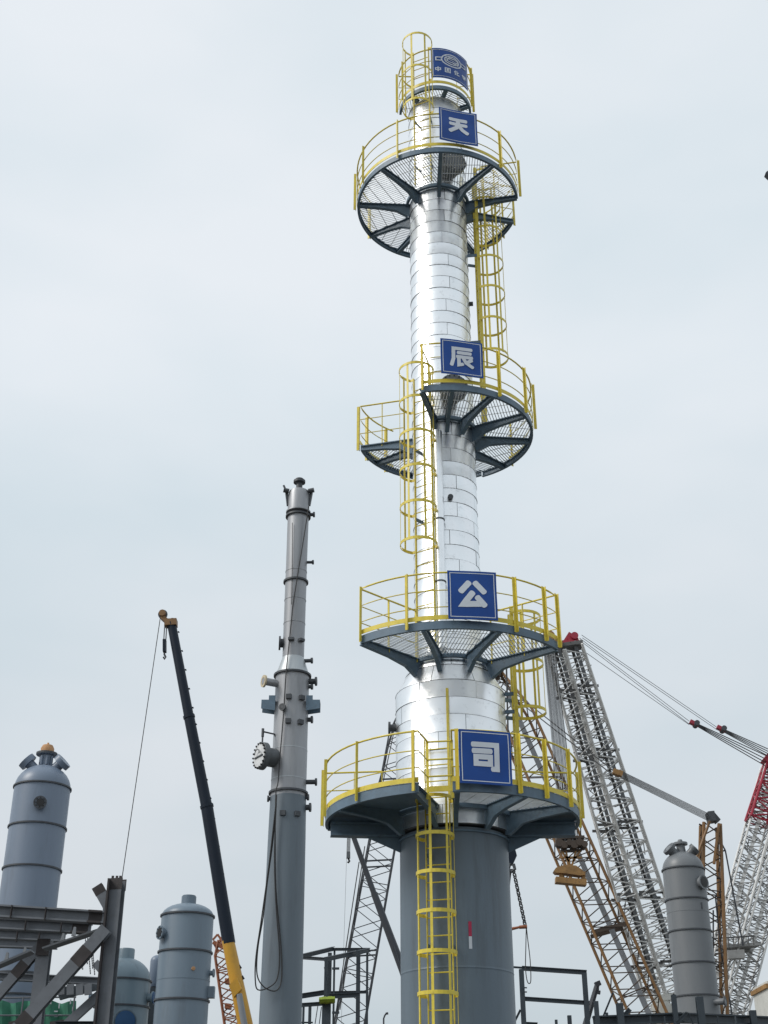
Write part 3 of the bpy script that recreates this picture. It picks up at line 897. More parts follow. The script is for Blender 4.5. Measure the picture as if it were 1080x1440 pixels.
b = MB(); b.poly([on_col(*p) for p in [(411, 735, .34), (411, 800, .34), (410, 850, .345)]], .009, 6); b.build('riser_strand', 'black', cab, True)

# ================================================================== pressure vessels
def vessel(name, label, px, py, Y, prof, mat, rings, seams=(), n=40, group='grey pressure vessels standing on the site'):
    """prof: (radius m, pixel row); rings: (row, radius)"""
    p = W(px, py, Y); base = Vector((p.x, Y, 0))
    t = thing(name, label, 'vessel', base, group)
    b = MB(); b.lathe([(r, max(0, W(540, yy, Y).z)) if yy < 5000 else (r, 0) for r, yy in prof], base, n); b.build('shell', mat, t, True)
    for yy, r in rings:
        zz = W(540, yy, Y).z
        b = MB(); b.lathe([(r - .02, zz - .035), (r + .055, zz - .035), (r + .055, zz + .035), (r - .02, zz + .035)], base, n); b.build('stiffener_ring', 'fl_dark', t, True)
    for yy, r in seams:
        zz = W(540, yy, Y).z
        b = MB(); b.lathe([(r - .01, zz - .02), (r + .006, zz - .015), (r + .006, zz + .015), (r - .01, zz + .02)], base, n); b.build('weld_seam', mat, t, True)
    return t, base
def dome(r, y0, y1, Y, k=8):
    """elliptical head rows between the tangent row y0 and crown row y1"""
    out_ = []
    z0, z1 = W(540, y0, Y).z, W(540, y1, Y).z
    for i in range(k + 1):
        a = math.pi / 2 * i / k
        out_.append((r * math.cos(a), z0 + (z1 - z0) * math.sin(a)))
    return out_
def vessel2(name, label, px, py, Y, r, ytan, ycrown, mat, rings, seams=(), ref=None):
    p = W(px, py, Y); base = Vector((p.x, Y, 0))
    t = thing(name, label, 'vessel', base, 'pressure vessels standing around the columns')
    b = MB(); b.lathe([(r * 1.12, 0), (r * 1.12, .06), (r, .07)] + dome(r, ytan, ycrown, Y), base, 48); b.build('shell', mat, t, True)
    for yy in rings:
        zz = W(540, yy, Y).z
        b = MB(); b.lathe([(r - .02, zz - .03), (r + .05, zz - .03), (r + .05, zz + .03), (r - .02, zz + .03)], base, 48); b.build('stiffener_ring', 'fl_dark', t, True)
    for yy in seams:
        zz = W(540, yy, Y).z
        b = MB(); b.lathe([(r - .01, zz - .02), (r + .007, zz - .012), (r + .007, zz + .012), (r - .01, zz + .02)], base, 48); b.build('weld_seam', mat, t, True)
    return t, base
def dirv(deg, up_=0.0): return Vector((math.sin(R(deg)), -math.cos(R(deg)), up_)).normalized()
# left tall vessel
V1Y = 50.0
r1 = 39.0 / ppm(1150, V1Y)
v1, b1 = vessel2('pressure_vessel', 'tall lavender grey vessel at far left with orange plugged top nozzle', 52, 1170, V1Y, r1, 1109, 1077, 'v1', (1109, 1165, 1224, 1372, 1402))
zt = W(540, 1077, V1Y).z
b = MB(); b.lathe([(.27, -.25), (.27, .42), (.40, .42), (.40, .52), (.26, .52)], (b1.x, b1.y, zt), 24); x = b.build('top_nozzle', 'v1', v1, True)
b = MB(); b.lathe([(.42, .44), (.42, .52), (.28, .525)], (b1.x, b1.y, zt), 24); b.build('flange', 'fl_dark', x, True)
b = MB(); b.lathe([(.25, .53), (.27, .70), (.20, .84), (.05, .86), (.04, .95), (0, .96)], (b1.x, b1.y, zt), 16); b.build('plug', 'wood', x, True)
for dg in (-72, 78): flange_nozzle(v1, b1 + Vector((0, 0, zt - .50)) + dirv(dg, .8) * .42, dirv(dg, .9), .20, .62, 'v1', 'v1', 1.75, .22)
def bore_shade_disc(t_, par, o_, d_, r_, ln):
    b = MB(); b.lathe([(r_, ln + .004), (r_, ln + .012), (0, ln + .014)], o_, 18, d_); b.build('bore_shade_disc', 'black', par, True)  # solid black disc paints the shade inside an open nozzle bore
    for i in range(8):
        a = 2 * math.pi * i / 8; s_ = Vector((0, 0, 1)).cross(d_).normalized(); u_ = d_.cross(s_)
        c_ = o_ + d_ * ln + (s_ * math.cos(a) + u_ * math.sin(a)) * r_ * 1.22
        rod('bolt', 'black', par, c_ - d_ * .06, c_ + d_ * .03, .022)
o_ = b1 + dirv(14) * (r1 - .05) + Vector((0, 0, W(540, 1140, V1Y).z))
x = flange_nozzle(v1, o_, dirv(14), .17, .25, 'v1', 'fl_dark', 1.5); bore_shade_disc(v1, x, o_, dirv(14), .15, .25)
for dg in (-20, 20, 60): 
    b = MB(); q = b1 + dirv(dg) * .30 + Vector((0, 0, zt - .02)); b.tube(q, q + Vector((0, 0, .36)), .05, 8); b.build('lifting_lug', 'v1', v1, True)
# dome topped vessel behind the steel frame
V2Y = 53.0
r2 = 37.5 / ppm(1400, V2Y)
v2, b2 = vessel2('pressure_vessel', 'short pale blue dome topped vessel with blue capped nozzle behind steel column', 173, 1395, V2Y, r2, 1380, 1347, 'v2', (1380, 1417))
zt = W(540, 1347, V2Y).z
b = MB(); b.lathe([(.32, -.3), (.32, .30), (.30, .34), (.24, .34)], (b2.x, b2.y, zt), 24); b.build('top_nozzle', 'v2', v2, True)
x = flange_nozzle(v2, b2 + dirv(18) * (r2 - .1) + Vector((0, 0, W(540, 1442, V2Y).z)), dirv(18), .42, .45, 'v2', 'v2', 1.12, .08)
b = MB(); b.lathe([(.38, .45), (.38, .50), (0, .51)], b2 + dirv(18) * (r2 - .1) + Vector((0, 0, W(540, 1442, V2Y).z)), 24, dirv(18)); b.build('cap', 'bluecap', x, True)
for dg, rr in ((82, .15), (-84, .15)):
    o_ = b2 + dirv(dg) * (r2 - .05) + Vector((0, 0, W(540, 1404, V2Y).z))
    x = flange_nozzle(v2, o_, dirv(dg), .16, .26, 'v2', 'v2', 1.5)
    b = MB(); b.lathe([(.22, .26), (.22, .29), (0, .30)], o_, 18, dirv(dg)); b.build('cap', 'bluecap', x, True)
# vessel in front of the crane boom
V3Y = 50.0
r3 = 37.0 / ppm(1350, V3Y)
v3, b3 = vessel2('pressure_vessel', 'steel blue flat domed vessel standing left of the black and amber crane boom', 259, 1360, V3Y, r3, 1289, 1271, 'v3', (1289, 1340, 1408), (1380,))
zt = W(540, 1271, V3Y).z
b = MB(); b.lathe([(.28, -.2), (.28, .26), (.25, .26), (.25, .30), (0, .31)], (b3.x, b3.y, zt), 24); b.build('top_nozzle', 'v3', v3, True)
o_ = b3 + dirv(-52) * (r3 - .05) + Vector((0, 0, W(540, 1316, V3Y).z))
x = flange_nozzle(v3, o_, dirv(-52), .18, .22, 'v3', 'v3', 1.4); bore_shade_disc(v3, x, o_, dirv(-52), .16, .22)
flange_nozzle(v3, b3 + dirv(-84) * (r3 - .05) + Vector((0, 0, W(540, 1312, V3Y).z)), dirv(-84), .07, .18, 'v3', 'v3', 1.5)
flange_nozzle(v3, b3 + dirv(85) * (r3 - .05) + Vector((0, 0, W(540, 1369, V3Y).z)), dirv(85), .09, .22, 'v3', 'v3', 1.7)
b = MB(); q = b3 + dirv(86) * (r3 + .1) + Vector((0, 0, W(540, 1396, V3Y).z)); b.bar(q + Vector((0, 0, -.2)), q + Vector((0, 0, .2)), .24, .3); b.build('clip_plate', 'v3', v3)
b = MB(); q = b3 + dirv(28) * (r3 - .01) + Vector((0, 0, W(540, 1367, V3Y).z)); b.lathe([(.07, 0), (.07, .05), (0, .06)], q, 12, dirv(28)); b.build('plug', 'wood', v3, True)
# small drum on a dark post between the two
q = W(221, 1352, 55)
sm = thing('overhead_drum', 'small grey domed drum on a dark post between two blue vessels', 'vessel', (q.x, 55, 0))
rs = 9.5 / ppm(1360, 55) 
b = MB(); zt = q.z; b.lathe([(rs * .8, zt - 1.0), (rs, zt - .9)] + [(rs * math.cos(R(a)), zt + rs * .9 * math.sin(R(a))) for a in range(0, 91, 15)], (q.x, 55, 0), 24); b.build('drum', 'v1', sm, True)
b = MB(); b.ibeam((q.x - .1, 55, 0), (q.x - .1, 55, zt - 1.05), .32, .34, (0, 1, 0)); b.bar((q.x - .6, 55, zt - 1.15), (q.x + .6, 55, zt - 1.15), .4, .22)
b.bar((q.x - .45, 54.9, zt - 1.9), (q.x + .5, 54.9, zt - 1.5), .12, .12); b.build('post', 'dk_frame', sm)
# right grey vessel
VRY = 60.0
rr_ = 29.3 / ppm(1290, VRY)
vr, br = vessel2('pressure_vessel', 'plain grey ringed vessel at right in front of white lattice cranes', 969, 1300, VRY, rr_, 1224, 1198, 'vr', (1224, 1267, 1311, 1356, 1402), (1285,))
zt = W(540, 1198, VRY).z
b = MB(); b.lathe([(.26, -.3), (.20, .16), (.20, .30), (.33, .32), (.33, .42), (.12, .46), (.10, .56), (0, .57)], (br.x, br.y, zt), 20); b.build('top_nozzle', 'vr', vr, True)
for dg, rr2 in ((-70, .22), (62, .17), (95, .16)): flange_nozzle(vr, br + Vector((0, 0, zt - .45)) + dirv(dg, .9) * .35, dirv(dg, .85), rr2, .55, 'vr', 'manway', 1.45, .16)
x = flange_nozzle(vr, br + dirv(38) * (rr_ - .05) + Vector((0, 0, W(540, 1246, VRY).z)), dirv(38), .26, .22, 'vr', 'vr', 1.25)
b = MB(); b.lathe([(.22, .21), (.22, .225), (0, .23)], br + dirv(38) * (rr_ - .05) + Vector((0, 0, W(540, 1246, VRY).z)), 18, dirv(38)); b.build('bore_shade_disc', 'black', x, True)  # black disc on the flange end, shade of the open bore as colour
flange_nozzle(vr, br + dirv(40) * (rr_ - .05) + Vector((0, 0, W(540, 1412, VRY).z)), dirv(60), .14, .5, 'vr', 'fl_dark', 1.5)
b = MB(); q = br + dirv(30) * (rr_) + Vector((0, 0, W(540, 1283, VRY).z)); b.bar(q, q + Vector((0, 0, .28)), .06, .06); b.build('clip_plate', 'fl_dark', vr)

# ================================================================== cranes
def head(px, py, Y, *a): return W(px, py, Y)
# telescopic crane on the left
TCY = 60.0
tcb = W(383, 1640, TCY)
tc_ = thing('telescopic_crane', 'telescopic crane with dark navy boom sections and amber base section at left', 'crane', (tcb.x, TCY, 0))
secs = [((322, 1327), (290.5, 1132), 9.2, 8.6, 'boom_dk'), ((291, 1136), (265.5, 1006), 8.0, 7.4, 'boom_dk'), ((266, 1009), (241, 876), 6.9, 6.3, 'boom_dk')]
def oct_bar(mb, p, q, r, r2):
    mb.tube(p, q, r, 10, r2)
k_ = lambda px, py: px / ppm(py, TCY)
b = MB(); lo = W(383, 1625, TCY); b.tube(lo, W(320.5, 1322, TCY), .40, 10, k_(8.8, 1322)); base_sec = b.build('base_boom', 'boom_yl', tc_, True)
b = MB(); b.tube(W(336, 1398, TCY - .7), W(372, 1600, TCY - .8), .14, 10); b.build('luffing_cylinder', 'cat', tc_, True)
b = MB(); b.prism([W(323, 1388, TCY - .42), W(334, 1376, TCY - .42), W(341, 1392, TCY - .42), W(330, 1404, TCY - .42)], (0, -.4, 0)); b.build('cylinder_bracket', 'boom_yl', tc_)
for (p, q, ra, rb, m) in secs:
    b = MB(); b.tube(W(p[0], p[1], TCY), W(q[0], q[1], TCY), k_(ra, p[1]), 10, k_(rb, q[1])); s_ = b.build('boom_section', m, tc_, True)
    b = MB(); a_ = W(q[0] + .8, q[1] + 4, TCY); c_ = W(q[0], q[1], TCY); b.tube(a_, c_, k_(rb + .9, q[1]), 10); b.build('collar', m, s_, True)
    for k in range(5):
        t = (k + .5) / 5; c_ = W(p[0] + (q[0] - p[0]) * t + 7, p[1] + (q[1] - p[1]) * t, TCY); b = MB(); b.bar(c_, c_ + Vector((.05, 0, .04)), .06, .08); b.build('cable_guide', m, s_)
for px, py in ((333, 1352), (342, 1377), (338, 1362)):
    b = MB(); c_ = W(px, py, TCY); b.bar(c_ - Vector((.12, 0, 0)), c_ + Vector((.02, 0, .1)), .14, .16); b.build('boom_fitting', 'black', tc_)
b = MB()
b.bar(W(232, 877, TCY), W(249, 876, TCY), .5, .34); b.bar(W(228, 868, TCY), W(237, 876, TCY), .35, .22)
b.tube(W(229, 864, TCY) - Vector((0, .25, 0)), W(229, 864, TCY) + Vector((0, .25, 0)), .17, 14)
b.build('boom_head', 'lat_o', tc_)
b = MB(); 
for k in (-.2, .2): b.tube(W(243, 876, TCY) + Vector((0, k, 0)), W(243, 876, TCY) + Vector((0, k + .05, 0)), .2, 14)
b.tube(W(229, 864, TCY) - Vector((0, .05, 0)), W(229, 864, TCY) + Vector((0, .05, 0)), .24, 16)
b.build('sheave', 'fl_dark', tc_, True)
rod('hoist_rope', 'rope', tc_, W(225.5, 868, TCY), W(162, 1300, TCY), .022)
b = MB(); b.box((tcb.x - 4.5, TCY - 1.5, .5), (tcb.x + 5, TCY + 1.5, 1.5)); b.box((tcb.x - 1.2, TCY - 1.3, 1.5), (tcb.x + 3.6, TCY + 1.3, 2.7))
for k in range(5):
    for sg in (-1, 1): b.tube((tcb.x - 3.8 + k * 1.9, TCY + sg * 1.1, .55), (tcb.x - 3.8 + k * 1.9, TCY + sg * 1.55, .55), .55, 16)
b.build('carrier', 'boom_yl', tc_)
hk = thing('crane_hook', 'small dark hook block hanging below the navy boom tip', 'hook', W(232, 926, TCY))
b = MB(); b.bar(W(231.5, 900, TCY), W(231.5, 917, TCY), .16, .30, (0, 1, 0)); b.build('block', 'boom_dk', hk)
b = MB(); b.poly([W(231.5, 917, TCY), W(231, 920, TCY), W(233, 924, TCY), W(231.3, 927, TCY), W(229.8, 924, TCY)], .05, 6); b.build('hook', 'fl_dark', hk)
for dx in (-1.3, 1.6): rod('rope_fall', 'rope_lt', hk, W(231.5 + dx, 901, TCY), W(233 + dx, 878, TCY), .03)

def lattice(t, p0, p1, side_v, w0, w1, h0, h1, n, cr_, br_, cmat, bmat, parts=True, taper=0, dbl=False, limit=290, jitter=0.0):
    """four chords with zigzag bracing on the four faces; each tube is a part while parts is on"""
    p0, p1 = Vector(p0), Vector(p1)
    ax = (p1 - p0).normalized()
    u = Vector(side_v); u = (u - ax * u.dot(ax)).normalized()
    v = ax.cross(u)
    cor = [(-1, -1), (1, -1), (1, 1), (-1, 1)]
    def P(c, k):
        f = k / n
        sc_ = 1.0
        if taper and k > n - taper: sc_ = 1 - .75 * (k - (n - taper)) / taper
        if taper < 0 and k < -taper: sc_ = .35 + .65 * k / (-taper)
        w = (w0 + (w1 - w0) * f) / 2 * sc_; h = (h0 + (h1 - h0) * f) / 2 * sc_
        return p0 + (p1 - p0) * f + u * (c[0] * w) + v * (c[1] * h)
    for c in cor:
        b = MB(); 
        ks_ = sorted(set([0, n] + ([n - taper] if taper > 0 else []) + ([-taper] if taper < 0 else [])))
        b.poly([P(c, k) for k in ks_], cr_, 6); b.build('chord', cmat, t, True)
    st = MB(); cnt = 0
    for k in range(n):
        for fi in range(4):
            a, c = cor[fi], cor[(fi + 1) % 4]
            segs = [(P(a, k), P(c, k + 1))] if (k + fi) % 2 == 0 else [(P(c, k), P(a, k + 1))]
            if dbl: segs.append((P(a, k), P(c, k)))
            if k % 6 == 0 and not dbl: segs.append((P(a, k), P(c, k)))
            for s0, s1 in segs:
                if parts and cnt < limit: rod('brace', bmat, t, s0, s1, br_); cnt += 1
                else: st.tube(s0, s1, br_, 5)
    if st.f: st.build('bracing', bmat, t, True, 'stuff')

# white twin boom crane at right
def P2(px, py, y0=98.0, y1=122.0):
    """the boom leans towards the camera: farther at its foot"""
    f = (py - 895) / (1430 - 895)
    return W(px, py, y0 + (y1 - y0) * f)
A = thing('lattice_crane', 'white twin boom lattice crane with crimson head and red pendant blocks at right', 'crane', Vector((W(960, 1560, 125).x, 124, 0)), 'lattice boom crawler cranes')
foot1, foot2 = W(955, 1520, 122), W(996, 1520, 122)
tip1, tip2 = W(781, 912, 98), W(803, 905, 98)
nA = 44
lattice(A, foot1, tip1, (1, 0, 0), 2.0, 1.4, 2.4, 1.75, nA, .11, .055, 'lat_w', 'lat_w', True, 0, True, 150)
lattice(A, foot2, tip2, (1, 0, 0), 2.9, 1.6, 2.4, 1.75, nA, .11, .055, 'lat_w', 'lat_w', True, 0, True, 140)
# inner bracing, hoses and walkways of the booms
for f0, t0 in ((foot1, tip1), (foot2, tip2)):
    st = MB(); ax = (t0 - f0)
    nn = 150
    for k in range(nn):
        q = f0 + ax * ((k + random.random()) / nn)
        a_ = Vector((random.uniform(-.9, .9), random.uniform(-.9, .9), random.uniform(-.3, .3)))
        c_ = Vector((random.uniform(-.9, .9), random.uniform(-.9, .9), random.uniform(-.3, .9)))
        st.tube(q + a_, q + c_, .04, 5)
    st.build('hose_and_wire', 'lat_g', A, True, 'stuff')
    b = MB(); o_ = Vector((.25, -.75, 0)); b.bar(f0 + o_, t0 + o_ * .7, .30, .07, (0, 1, 0)); b.build('walkway', 'cat', A)
    b = MB(); o_ = Vector((.0, .2, 0)); b.poly([f0 + o_, f0 + ax * .33 + Vector((.2, 0, 0)), f0 + ax * .66 - Vector((.1, 0, 0)), t0 + o_], .13, 6); b.build('hose_bundle', 'lat_g', A, True)
for f_ in (.12, .28, .44, .60, .76, .9):
    for fo, ti in ((foot1, tip1), (foot2, tip2)):
        q = fo + (ti - fo) * f_; w_ = 1.3 - .4 * f_
        for dy in (-w_, w_): b = MB(); b.bar(q + Vector((-w_, dy, 0)), q + Vector((w_, dy, 0)), .16, .2); b.build('section_joint', 'lat_g', A)
    q0, q1 = foot1 + (tip1 - foot1) * f_, foot2 + (tip2 - foot2) * f_
    b = MB(); b.bar(q0 + Vector((.6, 0, 0)), q1 - Vector((.6, 0, 0)), .25, .25); b.build('cross_tie', 'lat_w', A)
b = MB(); h0 = W(800, 903, 98)
b.bar(W(783, 912, 98), W(818, 907, 98), 1.5, .3); b.build('boom_cap', 'lat_g', A)
b = MB()
b.bar(W(793, 905, 98), W(802, 891, 98), .4, .3); b.bar(W(799, 903, 98), W(812, 899, 98), .7, .5); b.bar(W(790, 905, 98), W(814, 906, 98), .9, .25)
for dy in (-.45, 0, .45): b.tube(W(807, 897, 98) + Vector((0, dy - .12, 0)), W(807, 897, 98) + Vector((0, dy + .12, 0)), .30, 16)
b.build('boom_head', 'red', A)
b = MB()
for dy in (-.5, -.2, .2, .5): b.tube(W(771, 898, 97.6) + Vector((0, dy - .1, 0)), W(771, 898, 97.6) + Vector((0, dy + .1, 0)), .5, 16)
b.bar(W(766, 904, 97.6), W(790, 908, 97.6), 1.2, .4); b.build('point_sheaves', 'rust', A, True)
# mast of the same crane, leaning the other way
mf1, mt1 = W(982, 1470, 126), W(1088, 1078, 126)
mf2, mt2 = W(1015, 1490, 128), W(1103, 1165, 128)
lattice(A, mf1, mt1, (1, 0, 0), 2.0, 1.95, 2.2, 2.1, 30, .10, .05, 'lat_w', 'lat_m', True, 0, True, 0)
lattice(A, mf2, mt2, (1, 0, 0), 2.0, 1.95, 2.2, 2.1, 28, .10, .05, 'lat_w', 'lat_m', True, 0, True, 0)
for f0, t0 in ((mf1, mt1), (mf2, mt2)):
    st = MB(); ax = t0 - f0
    for k in range(110):
        q = f0 + ax * ((k + random.random()) / 110)
        a_ = Vector((random.uniform(-1, 1), random.uniform(-1, 1), random.uniform(-.3, .3))); c_ = Vector((random.uniform(-1, 1), random.uniform(-1, 1), random.uniform(-.3, 1)))
        st.tube(q + a_, q + c_, .045, 5)
    st.build('hose_and_wire', 'lat_g', A, True, 'stuff')
    b = MB(); b.bar(f0 + Vector((-.2, -.9, 0)), t0 + Vector((-.2, -.9, 0)), .35, .08, (0, 1, 0)); b.build('walkway', 'lat_w', A)
b = MB()
b.bar(W(1005, 1334, 125), W(1062, 1330, 126), 2.4, .25); b.build('mast_platform', 'lat_m', A)
b = MB(); b.bar(W(1022, 1343, 124), W(1046, 1342, 124), .8, .75); b.build('winch_box', 'lat_m', A)
for k in range(9): rod('platform_rail', 'lat_g', A, W(1004 + k * 7, 1333 - k * .5, 124), W(1003 + k * 7, 1319 - k * .5, 124), .06)
rod('platform_rail', 'lat_g', A, W(1002, 1320, 124), W(1061, 1316, 124), .07); rod('cross_tie', 'lat_m', A, W(1012, 1322, 126), W(1058, 1340, 126), .1); rod('cross_tie', 'lat_m', A, W(1012, 1345, 126), W(1060, 1318, 126), .1)
lattice(A, W(1067, 1156, 125.4), W(1088, 1072, 125.4), (1, 0, 0), 2.1, 1.4, 2.3, 1.6, 7, .14, .08, 'red', 'red', True, 0, True, 40)
b = MB(); b.bar(W(1074, 1066, 125), W(1090, 1078, 125), 1.4, .7); b.build('mast_head', 'red', A)
# pendants
pend = [((816, 898), (969, 1014)), ((816, 901), (969, 1018)), ((820, 915), (969, 1019)), ((818, 893), (1007, 1022)), ((819, 897), (1008, 1026))]
for i, (p, q) in enumerate(pend): rod('pendant_rope', 'rope', A, W(p[0], p[1], 98 + .3 * i), W(q[0], q[1], 110 + .3 * i), .025)
for px, py, Y in ((976, 1017.5, 110), (1014, 1025, 111)):
    b = MB(); b.bar(W(px - 6, py - 2.8, Y), W(px + 6, py + 2.8, Y), .5, .32); b.build('rope_block', 'red', A)
    b = MB(); b.tube(W(px + 3, py + 1, Y) - Vector((0, .5, 0)), W(px + 3, py + 1, Y) + Vector((0, .5, 0)), .24, 12); b.build('block_sheave', 'fl_dark', A, True)
for k in range(4): rod('luffing_rope', 'rope', A, W(981, 1018 + k * 1.2, 110), W(1078, 1063 + k * 5.0, 125), .05)
for k in range(4): rod('luffing_rope', 'rope', A, W(1019, 1026 + k * 1.3, 111), W(1084, 1055 + k * 3.4, 125), .05)
# hoist falls and rusty hook block
HB = thing('hook_block', 'large rusty ochre hook block hanging on many rope falls beside lowest platform', 'hook block', W(806, 1246, 97.5))
for k in range(14):
    ff = k / 13.0
    rod('rope_fall', 'rope' if k % 3 else 'rope_lt', HB, W(764 + 15 * ff, 906, 97.0 + (k % 4) * .35), W(789 + 24 * ff, 1182, 97.2 + (k % 3) * .3), .032)
b = MB()
b.bar(W(782, 1180, 97.5), W(821, 1178, 97.5), .8, .18); b.bar(W(784, 1191, 97.5), W(820, 1190, 97.5), .7, .12)
for k in range(6):
    q = W(786 + 7.0 * k, 1186 + (k % 2) * 3, 97.2); b.tube(q - Vector((0, .35 + .04 * k, 0)), q + Vector((0, .35 + .05 * k, 0)), .30 - .03 * (k % 3), 14)
b.bar(W(788, 1197, 97.5), W(818, 1196, 97.5), .6, .12); b.build('sheave_block', 'lat_o_dk', HB, True)
b = MB(); st_ = [((790, 1197), (800, 1212)), ((816, 1196), (806, 1212)), ((796, 1197), (800, 1222)), ((810, 1196), (803, 1222)), ((786, 1206), (818, 1206)), ((800, 1205), (802, 1226))]
for p, q in st_: b.bar(W(p[0], p[1], 97.4), W(q[0], q[1], 97.4), .2, .14)
b.build('link_frame', 'rust', HB)
b = MB(); b.prism([W(779, 1224, 97), W(782, 1220, 97), W(794, 1216, 97), W(810, 1217, 97), W(819, 1223, 97), W(823, 1230, 97), W(816, 1231, 97), W(796, 1228, 97), W(782, 1227, 97)], (0, .9, 0)); b.build('upper_yoke', 'rust', HB)
b = MB(); b.bar(W(781, 1238, 97.4), W(824, 1242, 97.4), .8, .42); b.build('lifting_beam', 'rust', HB)
for px in (789, 820): b = MB(); b.bar(W(px, 1226, 97.4), W(px + .5, 1238, 97.4), .3, .3); b.build('yoke_link', 'rust', HB)

# ochre lattice crane behind the tower
OY = 112.0
O = thing('lattice_crane', 'ochre and grey lattice crane whose boom rises behind the column beside lowest board', 'crane', Vector((W(940, 1560, OY).x, OY, 0)), 'lattice boom crawler cranes')
of, ot = W(936, 1496, OY), W(697, 945, OY)
lattice(O, of, ot, (1, 0, 0), 2.95, 2.85, 2.9, 2.8, 37, .13, .05, 'lat_o', 'lat_o_dk', True, 5, False, 280)
b = MB(); b.bar(of + Vector((.35, -.3, 0)), of + (ot - of) * .93 + Vector((.2, -.2, 0)), .45, .10, (0, 1, 0)); b.build('walkway', 'cat', O)
for f_ in (.30, .62):
    q = of + (ot - of) * f_; 
    for dy in (-1.3, 1.2): b = MB(); b.bar(q + Vector((-1.4, dy, 0)), q + Vector((1.4, dy, .7)), .25, .3); b.build('section_joint', 'lat_o_dk', O)
b = MB(); b.bar(W(688, 938, OY), W(705, 948, OY), 1.5, 1.0); b.build('boom_head', 'lat_o_dk', O)
for i, (p, q) in enumerate((((702, 957), (864, 1085)), ((698, 962), (862, 1090)))):
    rod('pendant_rope', 'rope', O, W(p[0], p[1], OY - 1), W(q[0], q[1], 96), .05)
b = MB(); b.bar(W(862, 1085, 96), W(875, 1089, 96), .5, .4); b.build('rope_block', 'rust', O)
for k in range(9): rod('luffing_rope', 'rope', O, W(873, 1084 + k * 1.2, 96 + .1 * k), W(996, 1144 + k * 1.3, 118 + .1 * k), .026)
gt = W(1000, 1152, 118)
lattice(O, W(1001, 1460, 118), W(999, 1160, 118), (1, 0, 0), 2.3, 1.5, 2.2, 1.4, 18, .16, .06, 'lat_o', 'lat_o_dk', True, 0, False, 0)
rod('gantry_strut', 'lat_o', O, W(980, 1205, 117), W(998, 1155, 117), .13); rod('gantry_strut', 'lat_o', O, W(1011, 1158, 117), W(1004, 1215, 117), .13)
b = MB(); b.bar(W(995, 1150, 118), W(1004, 1149, 118), 1.2, .9); b.bar(W(1003, 1153, 118), W(1008, 1149, 118), .8, .8); b.build('gantry_head', 'fl_dark', O)
for p, q in (((1009, 1175), (1020, 1196)), ((1020, 1196), (1045, 1330)), ((1010, 1198), (1020, 1196)), ((1010, 1195), (1016, 1300)), ((1006, 1260), (1013, 1330)), ((1013, 1330), (1030, 1430)), ((1003, 1280), (1003, 1420))):
    rod('back_stay', 'lat_d', O, W(p[0], p[1], 118.8), W(q[0], q[1], 118.8), .07)
for p, q in (((983, 1159), (990, 1162)), ((1008, 1235), (1013, 1235)), ((1008, 1262), (1013, 1262))): rod('bracket', 'lat_o_dk', O, W(p[0], p[1], 117.6), W(q[0], q[1], 117.6), .08)

# dark lattice crane left of the skirt
FY = 90.0
F_ = thing('lattice_crane', 'dark lattice crane boom seen between the bare column and the grey skirt', 'crane', Vector((W(470, 1560, FY).x, FY, 0)), 'lattice boom crawler cranes')
ff_, ft_ = W(481, 1500, FY), W(574, 985, FY)
lattice(F_, ff_, ft_, (1, 0, 0), 1.95, 1.75, 2.0, 1.9, 26, .055, .030, 'lat_d', 'lat_d', True, 3, False, 290)
for p, q in (((478, 1420), (513, 1190)), ((470, 1440), (505, 1212)), ((530, 1110), (552, 1030)), ((536, 1112), (556, 1020))):
    rod('pendant_rope', 'rope', F_, W(p[0], p[1], FY - 2), W(q[0], q[1], FY - 2), .035)
for f_ in (.28, .52, .75):
    q = ff_ + (ft_ - ff_) * f_
    for dy in (-.95, .95): b = MB(); b.bar(q + Vector((-.95, dy, 0)), q + Vector((.95, dy, .1)), .10, .10); b.build('section_joint', 'lat_d', F_)
# dark telescopic boom crossing it
GY = 78.0
G = thing('telescopic_crane', 'thin black telescopic crane boom slanting down behind the grey skirt', 'crane', Vector((W(640, 1560, GY).x, GY, 0)))
b = MB(); b.tube(W(528, 1262, GY), W(494, 1168, GY), .17, 8, .15); b.build('boom_section', 'lat_d', G, True)
b = MB(); b.tube(W(526, 1256, GY), W(640, 1560, GY), .20, 8, .30); b.build('base_boom', 'lat_d', G, True)
b = MB(); b.tube(W(552, 1330, GY - .4), W(620, 1540, GY - .4), .1, 8); b.build('luffing_cylinder', 'lat_d', G, True)
b = MB(); b.bar(W(489, 1166, GY), W(498, 1170, GY), .4, .5); b.build('boom_head', 'lat_d', G)
hk = thing('crane_hook', 'small hook block with pale falls hanging left of the grey skirt under lowest platform', 'hook', W(490, 1213, GY))
b = MB(); b.bar(W(490, 1198, GY), W(490, 1207, GY), .22, .22, (0, 1, 0)); b.build('block', 'manway', hk)
b = MB(); b.poly([W(490, 1207, GY), W(490.5, 1209, GY), W(491.5, 1211, GY), W(490, 1213, GY), W(488.8, 1212, GY)], .06, 6); b.build('hook', 'black', hk)
for dx in (-1.8, -.6, .6, 1.8): rod('rope_fall', 'rope_lt', hk, W(490 + dx, 1199, GY), W(491 + dx, 1170, GY), .022)
rod('whip_line', 'rope_lt', G, W(488.5, 1168, GY), W(480, 1440, GY), .010)

